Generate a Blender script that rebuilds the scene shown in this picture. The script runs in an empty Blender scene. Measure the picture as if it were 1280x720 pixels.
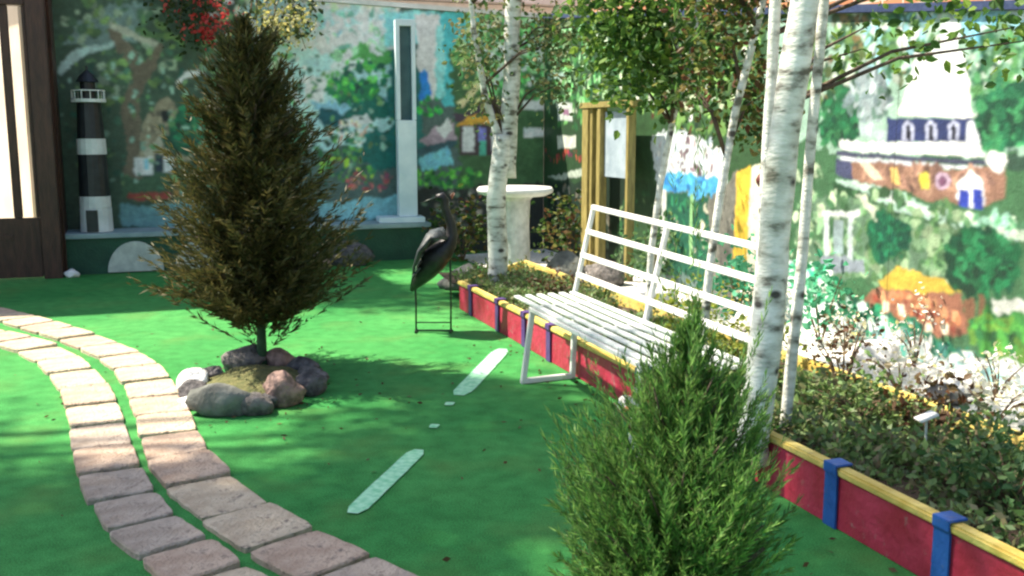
import bpy, bmesh, math, random
import numpy as np
from mathutils import Vector, Matrix, noise as mnoise

SC = bpy.context.scene
COL = SC.collection
R = math.radians
V = Vector

# ------------------------------------------------------------------ materials
def lin(c):
    return tuple((x/12.92 if x <= .04045 else ((x+.055)/1.055)**2.4) for x in (v/255 for v in c))

def new_mat(name):
    m = bpy.data.materials.new(name); m.use_nodes = True
    nt = m.node_tree; b = nt.nodes['Principled BSDF']
    return m, nt, b

def mat(name, c1, c2=None, rough=.6, scale=6, detail=6, bump=0., bscale=40, metal=0., contrast=(.35, .65), stretch=(1, 1, 1), wear=None):
    """noise mix of two base colours with a bump"""
    m, nt, b = new_mat(name); N, Lk = nt.nodes, nt.links
    b.inputs['Roughness'].default_value = rough; b.inputs['Metallic'].default_value = metal
    tc = N.new('ShaderNodeTexCoord'); mp = N.new('ShaderNodeMapping'); mp.inputs['Scale'].default_value = stretch
    Lk.new(tc.outputs['Object'], mp.inputs[0])
    if c2 is None: b.inputs['Base Color'].default_value = (*c1, 1)
    else:
        n = N.new('ShaderNodeTexNoise'); n.inputs['Scale'].default_value = scale; n.inputs['Detail'].default_value = detail
        Lk.new(mp.outputs[0], n.inputs['Vector'])
        cr = N.new('ShaderNodeValToRGB'); e = cr.color_ramp.elements
        e[0].position, e[1].position = contrast; e[0].color = (*c1, 1); e[1].color = (*c2, 1)
        Lk.new(n.outputs['Fac'], cr.inputs[0]); Lk.new(cr.outputs[0], b.inputs['Base Color'])
        if wear:      # chipped and dirty spots: colour, how much, size
            n3 = N.new('ShaderNodeTexNoise'); n3.inputs['Scale'].default_value = wear[2]; n3.inputs['Detail'].default_value = 9; n3.inputs['Roughness'].default_value = .7
            Lk.new(tc.outputs['Object'], n3.inputs['Vector'])
            r3 = N.new('ShaderNodeValToRGB'); e3 = r3.color_ramp.elements; e3[0].position = 1-wear[1]-.05; e3[1].position = 1-wear[1]+.06
            x3 = N.new('ShaderNodeMix'); x3.data_type = 'RGBA'; x3.inputs[7].default_value = (*wear[0], 1)
            Lk.new(n3.outputs['Fac'], r3.inputs[0]); Lk.new(r3.outputs[0], x3.inputs[0]); Lk.new(cr.outputs[0], x3.inputs[6]); Lk.new(x3.outputs[2], b.inputs['Base Color'])
    if bump:
        n2 = N.new('ShaderNodeTexNoise'); n2.inputs['Scale'].default_value = bscale; n2.inputs['Detail'].default_value = 5
        Lk.new(mp.outputs[0], n2.inputs['Vector'])
        bp = N.new('ShaderNodeBump'); bp.inputs['Strength'].default_value = bump; bp.inputs['Distance'].default_value = .02
        Lk.new(n2.outputs['Fac'], bp.inputs['Height']); Lk.new(bp.outputs[0], b.inputs['Normal'])
    return m

def leaf_mat(name, cols, trans=.35, rough=.55):
    """each leaf its own tint; some light passes through"""
    m, nt, b = new_mat(name); N, Lk = nt.nodes, nt.links
    g = N.new('ShaderNodeNewGeometry'); cr = N.new('ShaderNodeValToRGB')
    el = cr.color_ramp.elements
    el[0].color = (*cols[0], 1); el[1].color = (*cols[-1], 1)
    for i, c in enumerate(cols[1:-1], 1):
        x = el.new(i/(len(cols)-1)); x.color = (*c, 1)
    Lk.new(g.outputs['Random Per Island'], cr.inputs[0]); Lk.new(cr.outputs[0], b.inputs['Base Color'])
    b.inputs['Roughness'].default_value = rough; b.inputs['Specular IOR Level'].default_value = .3
    t = N.new('ShaderNodeBsdfTranslucent'); Lk.new(cr.outputs[0], t.inputs['Color'])
    mx = N.new('ShaderNodeMixShader'); mx.inputs[0].default_value = trans
    Lk.new(b.outputs[0], mx.inputs[1]); Lk.new(t.outputs[0], mx.inputs[2])
    Lk.new(mx.outputs[0], N['Material Output'].inputs['Surface'])
    return m

def turf_mat():
    m, nt, b = new_mat('turf'); N, Lk = nt.nodes, nt.links
    b.inputs['Roughness'].default_value = .85; b.inputs['Specular IOR Level'].default_value = .15
    tc = N.new('ShaderNodeTexCoord')
    def nz(s, d=5):
        n = N.new('ShaderNodeTexNoise'); n.inputs['Scale'].default_value = s; n.inputs['Detail'].default_value = d
        Lk.new(tc.outputs['Object'], n.inputs['Vector']); return n
    def ramp(src, a, c, pa, pc):
        r = N.new('ShaderNodeValToRGB'); e = r.color_ramp.elements
        e[0].position, e[1].position = pa, pc; e[0].color = (*a, 1); e[1].color = (*c, 1)
        Lk.new(src, r.inputs[0]); return r
    def mix(f, a, c, mode='MIX'):
        x = N.new('ShaderNodeMix'); x.data_type = 'RGBA'; x.blend_type = mode
        if isinstance(f, float): x.inputs[0].default_value = f
        else: Lk.new(f, x.inputs[0])
        Lk.new(a, x.inputs[6]); Lk.new(c, x.inputs[7]); return x.outputs[2]
    big = ramp(nz(.9, 4).outputs['Fac'], (.031, .225, .052), (.074, .32, .080), .3, .7)
    fine = ramp(nz(160, 3).outputs['Fac'], (.42, .42, .42), (1.35, 1.35, 1.35), .3, .7)
    c = mix(.8, big.outputs[0], fine.outputs[0], 'MULTIPLY')
    mid = ramp(nz(11, 7).outputs['Fac'], (.72, .74, .72), (1.16, 1.12, 1.16), .32, .68)
    c = mix(.85, c, mid.outputs[0], 'MULTIPLY')
    # trodden, dusty patches of the carpet
    dust = N.new('ShaderNodeRGB'); dust.outputs[0].default_value = (.11, .2, .05, 1)
    w = ramp(nz(2.3, 7).outputs['Fac'], (0, 0, 0), (.42, .42, .42), .52, .74)
    c = mix(w.outputs[0], c, dust.outputs[0])
    Lk.new(c, b.inputs['Base Color'])
    bp = N.new('ShaderNodeBump'); bp.inputs['Strength'].default_value = .6; bp.inputs['Distance'].default_value = .01
    Lk.new(nz(220, 3).outputs['Fac'], bp.inputs['Height']); Lk.new(bp.outputs[0], b.inputs['Normal'])
    return m

def birch_mat():
    m, nt, b = new_mat('birch_bark'); N, Lk = nt.nodes, nt.links
    b.inputs['Roughness'].default_value = .7
    tc = N.new('ShaderNodeTexCoord')
    def nz(s, st, d=4):
        mp = N.new('ShaderNodeMapping'); mp.inputs['Scale'].default_value = st
        Lk.new(tc.outputs['Object'], mp.inputs[0])
        n = N.new('ShaderNodeTexNoise'); n.inputs['Scale'].default_value = s; n.inputs['Detail'].default_value = d
        Lk.new(mp.outputs[0], n.inputs['Vector']); return n.outputs['Fac']
    r = N.new('ShaderNodeValToRGB'); e = r.color_ramp.elements
    e[0].position = .33; e[0].color = (.10, .09, .07, 1); e[1].position = .44; e[1].color = (.50, .51, .46, 1)
    x = e.new(.58); x.color = (.72, .73, .69, 1)
    Lk.new(nz(9, (1, 1, 2.3), 9), r.inputs[0])
    # dark branch scars and grey green lichen
    vm = N.new('ShaderNodeMapping'); vm.inputs['Scale'].default_value = (1, 1, 1.5); Lk.new(tc.outputs['Object'], vm.inputs[0])
    vo = N.new('ShaderNodeTexVoronoi'); vo.inputs['Scale'].default_value = 5.5; Lk.new(vm.outputs[0], vo.inputs['Vector'])
    r2 = N.new('ShaderNodeValToRGB'); e2 = r2.color_ramp.elements; e2[0].position = .10; e2[0].color = (1, 1, 1, 1); e2[1].position = .20; e2[1].color = (0, 0, 0, 1)
    Lk.new(vo.outputs['Distance'], r2.inputs[0])
    r4 = N.new('ShaderNodeValToRGB'); e4 = r4.color_ramp.elements; e4[0].position = .52; e4[0].color = (0, 0, 0, 1); e4[1].position = .68; e4[1].color = (.6, .6, .6, 1)
    Lk.new(nz(3.2, (1, 1, .6), 8), r4.inputs[0])
    x0 = N.new('ShaderNodeMix'); x0.data_type = 'RGBA'; x0.inputs[7].default_value = (.20, .23, .17, 1)
    Lk.new(r4.outputs[0], x0.inputs[0]); Lk.new(r.outputs[0], x0.inputs[6])
    x1 = N.new('ShaderNodeMix'); x1.data_type = 'RGBA'; x1.inputs[7].default_value = (.05, .045, .04, 1)
    Lk.new(r2.outputs[0], x1.inputs[0]); Lk.new(x0.outputs[2], x1.inputs[6]); Lk.new(x1.outputs[2], b.inputs['Base Color'])
    bp = N.new('ShaderNodeBump'); bp.inputs['Strength'].default_value = .5; bp.inputs['Distance'].default_value = .01
    Lk.new(nz(30, (1, 1, 3)), bp.inputs['Height']); Lk.new(bp.outputs[0], b.inputs['Normal'])
    return m

def mural_mat():
    m, nt, b = new_mat('mural_paint'); N, Lk = nt.nodes, nt.links
    b.inputs['Roughness'].default_value = .55
    a = N.new('ShaderNodeVertexColor'); a.layer_name = 'paint'
    tc = N.new('ShaderNodeTexCoord'); n = N.new('ShaderNodeTexNoise')
    n.inputs['Scale'].default_value = 14; n.inputs['Detail'].default_value = 8
    Lk.new(tc.outputs['Object'], n.inputs['Vector'])
    r = N.new('ShaderNodeValToRGB'); e = r.color_ramp.elements
    e[0].position, e[1].position = .3, .7; e[0].color = (.78, .78, .78, 1); e[1].color = (1.12, 1.12, 1.12, 1)
    Lk.new(n.outputs['Fac'], r.inputs[0])
    x = N.new('ShaderNodeMix'); x.data_type = 'RGBA'; x.blend_type = 'MULTIPLY'; x.inputs[0].default_value = 1
    Lk.new(a.outputs[0], x.inputs[6]); Lk.new(r.outputs[0], x.inputs[7]); Lk.new(x.outputs[2], b.inputs['Base Color'])
    n2 = N.new('ShaderNodeTexNoise'); n2.inputs['Scale'].default_value = 55; n2.inputs['Detail'].default_value = 4
    Lk.new(tc.outputs['Object'], n2.inputs['Vector'])
    bp = N.new('ShaderNodeBump'); bp.inputs['Strength'].default_value = .35; bp.inputs['Distance'].default_value = .01
    Lk.new(n2.outputs['Fac'], bp.inputs['Height']); Lk.new(bp.outputs[0], b.inputs['Normal'])
    return m

def brick_mat():
    m, nt, b = new_mat('orange_brick'); N, Lk = nt.nodes, nt.links
    b.inputs['Roughness'].default_value = .85
    tc = N.new('ShaderNodeTexCoord'); sp = N.new('ShaderNodeSeparateXYZ'); cb = N.new('ShaderNodeCombineXYZ')
    Lk.new(tc.outputs['Object'], sp.inputs[0]); Lk.new(sp.outputs['Y'], cb.inputs['X']); Lk.new(sp.outputs['Z'], cb.inputs['Y'])
    br = N.new('ShaderNodeTexBrick'); br.inputs['Scale'].default_value = 1
    br.inputs['Brick Width'].default_value = .24; br.inputs['Row Height'].default_value = .08; br.inputs['Mortar Size'].default_value = .01
    br.inputs['Color1'].default_value = (.42, .17, .08, 1); br.inputs['Color2'].default_value = (.5, .24, .11, 1); br.inputs['Mortar'].default_value = (.5, .42, .34, 1)
    Lk.new(cb.outputs[0], br.inputs['Vector']); Lk.new(br.outputs[0], b.inputs['Base Color'])
    return m

def glass_mat():
    m, nt, b = new_mat('window_glass'); N, Lk = nt.nodes, nt.links
    t = N.new('ShaderNodeBsdfTransparent'); g = N.new('ShaderNodeBsdfGlossy'); g.inputs['Roughness'].default_value = .02
    f = N.new('ShaderNodeFresnel'); f.inputs[0].default_value = 1.4
    mx = N.new('ShaderNodeMixShader')
    Lk.new(f.outputs[0], mx.inputs[0]); Lk.new(t.outputs[0], mx.inputs[1]); Lk.new(g.outputs[0], mx.inputs[2])
    Lk.new(mx.outputs[0], N['Material Output'].inputs['Surface'])
    return m

M = dict(
    turf=turf_mat(), birch=birch_mat(), mural=mural_mat(), brick=brick_mat(), glass=glass_mat(),
    earth=mat('earth', (.30, .27, .22), (.42, .38, .31), .9, 1.2, bump=.4),
    gravel=mat('pale_gravel', (.55, .53, .50), (.82, .80, .76), .9, 34, bump=.8, bscale=60),
    soil=mat('soil', (.035, .022, .014), (.11, .075, .045), .95, 9, bump=.9, bscale=50),
    ringsoil=mat('ring_soil', (.06, .075, .02), (.15, .14, .05), .95, 22, bump=.9, bscale=60),
    dash=mat('sun_streak_tint', (.20, .58, .30), (.42, .76, .50), .7, 30, bump=.3, bscale=160),  # pale tint that stands for sunlight on the turf
    white=mat('white_gloss_paint', (.66, .66, .64), (.80, .80, .78), .38, 9, bump=.1, bscale=60, wear=((.34, .28, .20), .32, 24)),
    slat=mat('white_slat_paint', (.52, .57, .55), (.72, .75, .73), .42, 12, bump=.15, bscale=40, wear=((.30, .28, .22), .34, 22)),
    red=mat('red_board_paint', (.34, .018, .045), (.46, .035, .085), .5, 7, bump=.35, bscale=30, wear=((.30, .16, .15), .36, 13)),
    yellow=mat('yellow_edge_paint', (.55, .40, .09), (.72, .58, .18), .5, 9, bump=.35, bscale=40, wear=((.30, .24, .12), .38, 16)),
    blue=mat('blue_strap_paint', (.012, .07, .30), (.025, .11, .40), .45, 9, bump=.2, wear=((.10, .12, .22), .36, 20)),
    purple=mat('purple_strap_paint', (.06, .025, .14), (.10, .045, .2), .45, 9, bump=.1),
    brown=mat('dark_brown_wood', (.035, .012, .008), (.075, .028, .018), .5, 5, bump=.3, bscale=18, stretch=(6, 6, 1)),
    cream=mat('cream_render', (.72, .60, .46), (.80, .70, .56), .85, 2, bump=.3),
    tile=mat('roof_tile', (.28, .10, .06), (.4, .17, .1), .8, 8, bump=.5),
    wallback=mat('wall_render', (.36, .36, .34), (.46, .46, .44), .85, 5, bump=.3),
    coping=mat('blue_coping_paint', (.02, .035, .09), (.04, .06, .14), .5, 9, bump=.2),
    palecoping=mat('pale_coping_paint', (.62, .62, .60), (.74, .74, .72), .6, 9, bump=.2),
    ledgetop=mat('pale_blue_slab', (.22, .32, .34), (.34, .44, .45), .7, 6, bump=.3),
    ledgegreen=mat('dark_green_paint', (.008, .055, .03), (.015, .085, .045), .6, 5, bump=.3),
    archpale=mat('grey_white_board', (.42, .46, .42), (.58, .62, .56), .7, 12, bump=.3),
    lhblack=mat('black_paint', (.008, .010, .014), (.02, .024, .03), .45, 9, bump=.15),
    lhwhite=mat('chalk_white_paint', (.60, .62, .62), (.74, .76, .76), .55, 9, bump=.15),
    colwhite=mat('ice_white_paint', (.60, .72, .78), (.74, .84, .88), .5, 5, bump=.2),
    recess=mat('dark_teal_paint', (.03, .08, .09), (.06, .13, .14), .6, 6, bump=.2),
    stone=mat('pedestal_stone', (.45, .46, .44), (.70, .70, .68), .75, 12, bump=.35),
    ochre=mat('ochre_wood', (.20, .16, .05), (.34, .28, .09), .6, 8, bump=.3, stretch=(5, 5, 1)),
    panelgrey=mat('grey_blue_board', (.25, .32, .38), (.36, .44, .5), .6, 6, bump=.2),
    bark=mat('conifer_bark', (.045, .03, .02), (.11, .075, .05), .9, 18, bump=.8, bscale=50, stretch=(1, 1, .25)),
    greenbark=mat('green_stem', (.012, .05, .02), (.03, .085, .035), .8, 18, bump=.5),
    twig=mat('dry_twig', (.10, .06, .035), (.2, .13, .08), .9, 20, bump=.4),
    birdblack=mat('black_metal', (.008, .008, .010), (.03, .028, .03), .42, 14, bump=.3, metal=.3),
    birdgrey=mat('slate_feather_paint', (.012, .018, .021), (.045, .06, .066), .55, 26, bump=.4, stretch=(1, 1, .4)),
    birdwhite=mat('white_feather_paint', (.5, .5, .46), (.65, .64, .6), .6, 20, bump=.3),
    rod=mat('dark_iron_rod', (.012, .018, .015), (.035, .05, .04), .5, 20, metal=.4),
    maroon=mat('maroon_bead', (.07, .014, .01), (.13, .03, .02), .5, 14, bump=.2),
    orangechip=mat('orange_chip', (.5, .12, .04), (.7, .3, .12), .6, 12, bump=.3),
)
ROCKS = [mat('rock_grey', (.055, .053, .05), (.19, .17, .16), .85, 20, bump=1., bscale=34),
         mat('rock_dark', (.035, .033, .036), (.13, .12, .12), .8, 20, bump=1., bscale=34),
         mat('rock_pink', (.13, .085, .07), (.34, .22, .18), .85, 20, bump=1., bscale=34),
         mat('rock_white', (.58, .57, .55), (.82, .81, .79), .8, 8, bump=.7, bscale=26),
         mat('rock_greengrey', (.06, .065, .058), (.19, .20, .175), .85, 8, bump=.7, bscale=26)]
PAVERS = [mat('paver_cream', (.44, .34, .235), (.60, .49, .35), .85, 14, bump=.8, bscale=70, wear=((.20, .155, .125), .38, 17)),
          mat('paver_pink', (.38, .265, .19), (.53, .40, .30), .85, 12, bump=.8, bscale=70, wear=((.20, .155, .125), .38, 17)),
          mat('paver_greypink', (.31, .245, .19), (.47, .385, .31), .85, 11, bump=.8, bscale=70, wear=((.20, .155, .125), .38, 17))]
LEAF = dict(
    thuja=leaf_mat('thuja_spray', [(.030, .038, .012), (.054, .058, .018), (.085, .082, .025), (.14, .112, .036), (.040, .056, .016)], .3),
    cypress=leaf_mat('cypress_spray', [(.042, .09, .025), (.075, .18, .042), (.125, .28, .055), (.22, .36, .09), (.09, .21, .055), (.10, .10, .05)], .35),
    birch=leaf_mat('birch_leaf', [(.03, .08, .018), (.055, .14, .028), (.10, .21, .035), (.20, .32, .05), (.045, .11, .03)], .5),
    birchlight=leaf_mat('pale_birch_leaf', [(.05, .12, .03), (.09, .17, .05), (.16, .22, .09), (.22, .2, .08), (.05, .1, .04)], .45),
    birchdark=leaf_mat('dark_birch_leaf', [(.025, .06, .016), (.04, .09, .02), (.08, .14, .025), (.13, .05, .03), (.22, .26, .06)], .45),
    ground=leaf_mat('ground_cover_leaf', [(.09, .16, .05), (.14, .24, .075), (.21, .32, .10), (.19, .15, .09), (.15, .26, .12)], .3),
    shrub=leaf_mat('shrub_leaf', [(.03, .08, .03), (.055, .13, .045), (.09, .18, .06), (.13, .2, .06)], .3),
    lime=leaf_mat('lime_leaf', [(.16, .22, .03), (.25, .3, .05), (.35, .38, .07), (.12, .18, .03)], .45),
    rust=leaf_mat('rust_leaf', [(.10, .045, .02), (.07, .03, .015), (.13, .08, .03), (.06, .05, .02)], .3),
    mint=leaf_mat('mint_leaf', [(.05, .28, .14), (.08, .36, .2), (.12, .42, .25), (.04, .2, .1)], .4),
    vine=leaf_mat('vine_leaf', [(.03, .055, .02), (.05, .08, .03), (.08, .11, .035), (.03, .06, .03)], .4),
    redflower=leaf_mat('red_petal', [(.5, .03, .03), (.62, .06, .06), (.55, .12, .1), (.4, .02, .03)], .35),
    yellowflower=leaf_mat('cream_petal', [(.5, .45, .12), (.6, .55, .25), (.35, .38, .08), (.62, .6, .4)], .35),
    whiteflower=leaf_mat('white_petal', [(.72, .72, .66), (.78, .76, .72), (.7, .66, .5), (.75, .7, .3)], .3),
    shade=leaf_mat('unseen_shade_tree_leaf', [(.02, .05, .012), (.04, .09, .02), (.06, .11, .02)], .3),
)

# ------------------------------------------------------------------ mesh builder
BASE = {}
class MB:
    def __init__(s): s.v = []; s.f = []
    def add(s, vs, fs):
        n = len(s.v); s.v += [tuple(p) for p in vs]; s.f += [tuple(i+n for i in f) for f in fs]
    def box(s, c, ax, ay, az):
        """box from centre and three half vectors"""
        c, ax, ay, az = map(V, (c, ax, ay, az)); vs = []
        for k in (-1, 1):
            for j in (-1, 1):
                for i in (-1, 1): vs.append(c+ax*i+ay*j+az*k)
        s.add(vs, [(0, 2, 3, 1), (4, 5, 7, 6), (0, 1, 5, 4), (2, 6, 7, 3), (0, 4, 6, 2), (1, 3, 7, 5)])
    def bar(s, a, b, w, h=None, up=(0, 0, 1)):
        a, b = V(a), V(b); h = h or w; d = (b-a); u = V(up)
        if abs(d.normalized().dot(u)) > .95: u = V((.34, -.94, 0))
        x = d.cross(u).normalized(); z = x.cross(d).normalized()
        s.box((a+b)/2, d/2, x*w/2, z*h/2)
    def loft(s, pts, rad, n=10, cap=True):
        """rings along a path; rad: number or (side, up)"""
        pts = [V(p) for p in pts]; m = len(pts); base = len(s.v); ref = V((.3, .8, .5)).normalized()
        for i, p in enumerate(pts):
            t = (pts[min(i+1, m-1)]-pts[max(i-1, 0)]).normalized()
            x = t.cross(ref).normalized() if abs(t.dot(ref)) < .97 else t.cross(V((1, 0, 0))).normalized()
            y = x.cross(t).normalized()
            r = rad[i] if hasattr(rad, '__len__') else rad
            ra, rb = (r if hasattr(r, '__len__') else (r, r))
            for k in range(n):
                a = 2*math.pi*k/n; s.v.append(tuple(p+x*math.cos(a)*ra+y*math.sin(a)*rb))
        for i in range(m-1):
            for k in range(n):
                k2 = (k+1) % n
                s.f.append((base+i*n+k, base+i*n+k2, base+(i+1)*n+k2, base+(i+1)*n+k))
        if cap:
            s.f.append(tuple(base+k for k in range(n))[::-1]); s.f.append(tuple(base+(m-1)*n+k for k in range(n)))
    def lathe(s, c, prof, n=20, rot=0):
        c = V(c); base = len(s.v); m = len(prof)
        for r, z in prof:
            for k in range(n):
                a = 2*math.pi*k/n+rot; s.v.append((c.x+r*math.cos(a), c.y+r*math.sin(a), c.z+z))
        for i in range(m-1):
            for k in range(n):
                k2 = (k+1) % n
                s.f.append((base+i*n+k, base+i*n+k2, base+(i+1)*n+k2, base+(i+1)*n+k))
        s.f.append(tuple(base+k for k in range(n))[::-1]); s.f.append(tuple(base+(m-1)*n+k for k in range(n)))
    def prism(s, poly, d):
        """closed outline pushed along d"""
        d = V(d); n = len(poly); p0 = [V(p) for p in poly]
        s.add(p0+[p+d for p in p0], [tuple(range(n))[::-1], tuple(range(n, 2*n))]+[(i, (i+1) % n, n+(i+1) % n, n+i) for i in range(n)])
    def build(s, name, m, parent=None, smooth=False, bevel=0):
        return mesh_obj(name, s.v, s.f, m, parent, smooth, bevel)

def mesh_obj(name, v, f, m, parent=None, smooth=False, bevel=0):
    off = BASE.get(parent.name, V((0, 0, 0))) if parent else V((0, 0, 0))
    me = bpy.data.meshes.new(name)
    if isinstance(v, np.ndarray): v = (v-np.array(off)).tolist()
    else: v = [(p[0]-off.x, p[1]-off.y, p[2]-off.z) for p in v]
    me.from_pydata(v, [], f.tolist() if isinstance(f, np.ndarray) else f)
    bm = bmesh.new(); bm.from_mesh(me)
    if len(bm.faces) < 20000 and smooth != 'leaf': bmesh.ops.recalc_face_normals(bm, faces=bm.faces)
    if bevel:
        bmesh.ops.bevel(bm, geom=[e for e in bm.edges if e.is_manifold and e.calc_face_angle(0) > .5], offset=bevel, segments=2, affect='EDGES', clamp_overlap=True)
    bm.to_mesh(me); bm.free()
    if smooth is True:
        for p in me.polygons: p.use_smooth = True
    me.materials.append(m); me.update()
    o = bpy.data.objects.new(name, me); COL.objects.link(o)
    if parent: o.parent = parent; BASE[o.name] = off
    return o

def tag(o, label=None, cat=None, group=None, kind=None):
    if label: o['label'] = label
    if cat: o['category'] = cat
    if group: o['group'] = group
    if kind: o['kind'] = kind
    return o

def thing(name, loc, label, cat, group=None):
    o = bpy.data.objects.new(name, None); COL.objects.link(o)
    o.location = loc; o.empty_display_size = .1; BASE[o.name] = V(loc)
    return tag(o, label, cat, group)

# ------------------------------------------------------------------ foliage builders
def blades(base, tip, width, seed, fold=0.0):
    """tapered quads from base to tip points (numpy), random roll"""
    rng = np.random.default_rng(seed); d = tip-base; n = len(base)
    r = rng.normal(size=(n, 3)); x = np.cross(d, r); x /= np.linalg.norm(x, axis=1, keepdims=True)+1e-9
    w = np.asarray(width).reshape(-1, 1) if np.ndim(width) else np.full((n, 1), width)
    mid = base+d*.45
    v = np.stack([base, mid+x*w/2, tip, mid-x*w/2], 1).reshape(-1, 3)
    f = np.arange(n*4).reshape(n, 4)
    return v, f

def leaves(base, tip, width, seed):
    """six sided leaves, creased and curled"""
    rng = np.random.default_rng(seed); d = tip-base; n = len(base); L = np.linalg.norm(d, axis=1, keepdims=True)
    x = np.cross(d, rng.normal(size=(n, 3))); x /= np.linalg.norm(x, axis=1, keepdims=True)+1e-9
    nn = np.cross(x, d/L); w = np.asarray(width).reshape(-1, 1)/2; cu = L*rng.uniform(-.28, .28, (n, 1)); fo = w*rng.uniform(.1, .5, (n, 1))
    m1, m2 = base+d*.3+nn*cu*.4, base+d*.66+nn*cu*.6
    v = np.stack([base, m1+x*w*.9+nn*fo, m2+x*w*.75+nn*fo, tip-nn*cu*.6, m2-x*w*.75+nn*fo, m1-x*w*.9+nn*fo], 1).reshape(-1, 3)
    k = np.arange(n)[:, None]*6
    f = np.concatenate([k+np.array([[0, 1, 2, 3]]), k+np.array([[0, 3, 4, 5]])], 0)
    return v, f

def leaf_cloud(clusters, size, seed, droop=.5):
    """clusters: (centre, (rx,ry,rz), count) -> rhombus leaves gathered in small sprays"""
    rng = np.random.default_rng(seed); B = []; T = []; Wd = []
    for c, r, n in clusters:
        k = max(4, n//9)
        p = rng.normal(size=(k, 3)); p /= np.linalg.norm(p, axis=1, keepdims=True)
        p *= rng.uniform(.25, 1.05, (k, 1))**.6
        sp = np.array(c)+p*np.array(r)
        for q in sp:
            m = rng.integers(5, 13); a = rng.normal(size=(m, 3))*size*1.6
            b = q+a; d = rng.normal(size=(m, 3)); d[:, 2] = d[:, 2]*.6-droop
            d /= np.linalg.norm(d, axis=1, keepdims=True); L = size*rng.uniform(.6, 1.3, (m, 1))
            B.append(b); T.append(b+d*L); Wd.append(L[:, 0]*.68)
    return leaves(np.concatenate(B), np.concatenate(T), np.concatenate(Wd), seed+1)

def conifer_sprays(base, prof, seed, shoots, per, tilt, blen, bw, lean=(0, 0), inner=.15, side=.55, lobes=5, lobeamp=.16, droop=.0):
    """feathery scale-leaf sprays on shoots that leave the trunk; prof: [(z, radius)]"""
    rng = np.random.default_rng(seed); zs = np.array([p[0] for p in prof]); rs = np.array([p[1] for p in prof])
    bx = np.array(base, float); Bs = []; Ts = []; Ws = []
    zz = np.linspace(zs[0], zs[-1], 400); wgt = np.interp(zz, zs, rs)+.02; wgt /= wgt.sum()
    ph = rng.uniform(0, 6.28, 4)
    for i in range(shoots):
        h = rng.choice(zz, p=wgt); a = rng.uniform(0, 2*math.pi)
        rr = np.interp(h, zs, rs)*(1+lobeamp*math.sin(lobes*a+ph[0]+h*5)+lobeamp*.8*math.sin(3*a+ph[1]-h*11))*rng.uniform(.58, 1.11)
        out = np.array([math.cos(a), math.sin(a), 0]); tl = tilt(h)+rng.normal()*.16
        L = rr*(1-inner)+.03; rise = math.tan(tl)*L
        st = bx+out*rr*inner+np.array([lean[0]*h, lean[1]*h, h-rise*.75])
        st[2] = max(st[2], bx[2]+.02)
        en = bx+out*rr+np.array([lean[0]*h, lean[1]*h, h+rise*.25])
        t = rng.uniform(.12, 1., per); t = np.sort(t)
        curve = np.array([0, 0, 1])*(droop*np.sin(t*math.pi))[:, None]
        p = st+(en-st)*t[:, None]+curve
        d = (en-st)/np.linalg.norm(en-st); sd = np.cross(d, [0, 0, 1.]); sd /= np.linalg.norm(sd)+1e-9
        up = np.cross(sd, d)
        s = rng.choice([-1, 1], per)[:, None]*rng.uniform(.3, 1.1, (per, 1))*side
        dd = d+sd*s+up*rng.normal(size=(per, 1))*.28+rng.normal(size=(per, 3))*.16
        dd /= np.linalg.norm(dd, axis=1, keepdims=True)
        ll = blen*rng.uniform(.55, 1.35, (per, 1))
        Bs.append(p); Ts.append(p+dd*ll); Ws.append(np.full(per, bw)*rng.uniform(.7, 1.4, per))
    return blades(np.concatenate(Bs), np.concatenate(Ts), np.concatenate(Ws), seed+9)

def rock(name, c, r, m, seed, label, cat='rock', group=None, sub=3):
    rnd = random.Random(seed); bm = bmesh.new(); bmesh.ops.create_icosphere(bm, subdivisions=sub, radius=1)
    off = V((rnd.uniform(-50, 50), rnd.uniform(-50, 50), rnd.uniform(-50, 50)))
    cuts = [(V((rnd.gauss(0, 1), rnd.gauss(0, 1), rnd.gauss(0, 1))).normalized(), rnd.uniform(.62, .9)) for _ in range(13)]
    rot = Matrix.Rotation(rnd.uniform(0, 6.28), 3, 'Z')
    for v in bm.verts:
        p = v.co.copy()
        for n, d in cuts:
            e = p.dot(n)-d
            if e > 0: p -= n*e*.9
        p *= 1+.16*mnoise.noise(p*2.1+off)+.06*mnoise.noise(p*6+off)
        p = rot @ p
        v.co = V((p.x*r[0], p.y*r[1], max(p.z*r[2], -r[2]*.55)))
    me = bpy.data.meshes.new(name); bm.to_mesh(me); bm.free()
    for p in me.polygons: p.use_smooth = True
    me.materials.append(m); o = bpy.data.objects.new(name, me); COL.objects.link(o)
    o.location = (c[0], c[1], c[2]+r[2]*.55)
    return tag(o, label, cat, group)

# ---- exposure and paint
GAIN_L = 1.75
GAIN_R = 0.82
SUN = 5.0
SKY = 0.095
EXPO = 1.38
FILTER = 2.4

# ------------------------------------------------------------------ plan of the yard (metres)
EA = V((.942, .336, 0)).normalized()      # along the left wall
EB = V((.336, -.942, 0)).normalized()     # along the right wall and the planter, towards the viewer
WL0 = V((-4.71, 10.25, 0)); WC = V((.385, 12.07, 0)); WR1 = V((3.75, 2.64, 0))
def top_left(u): return 2.92-.03*u
def top_right(u): return 2.757-.098*u

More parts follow.
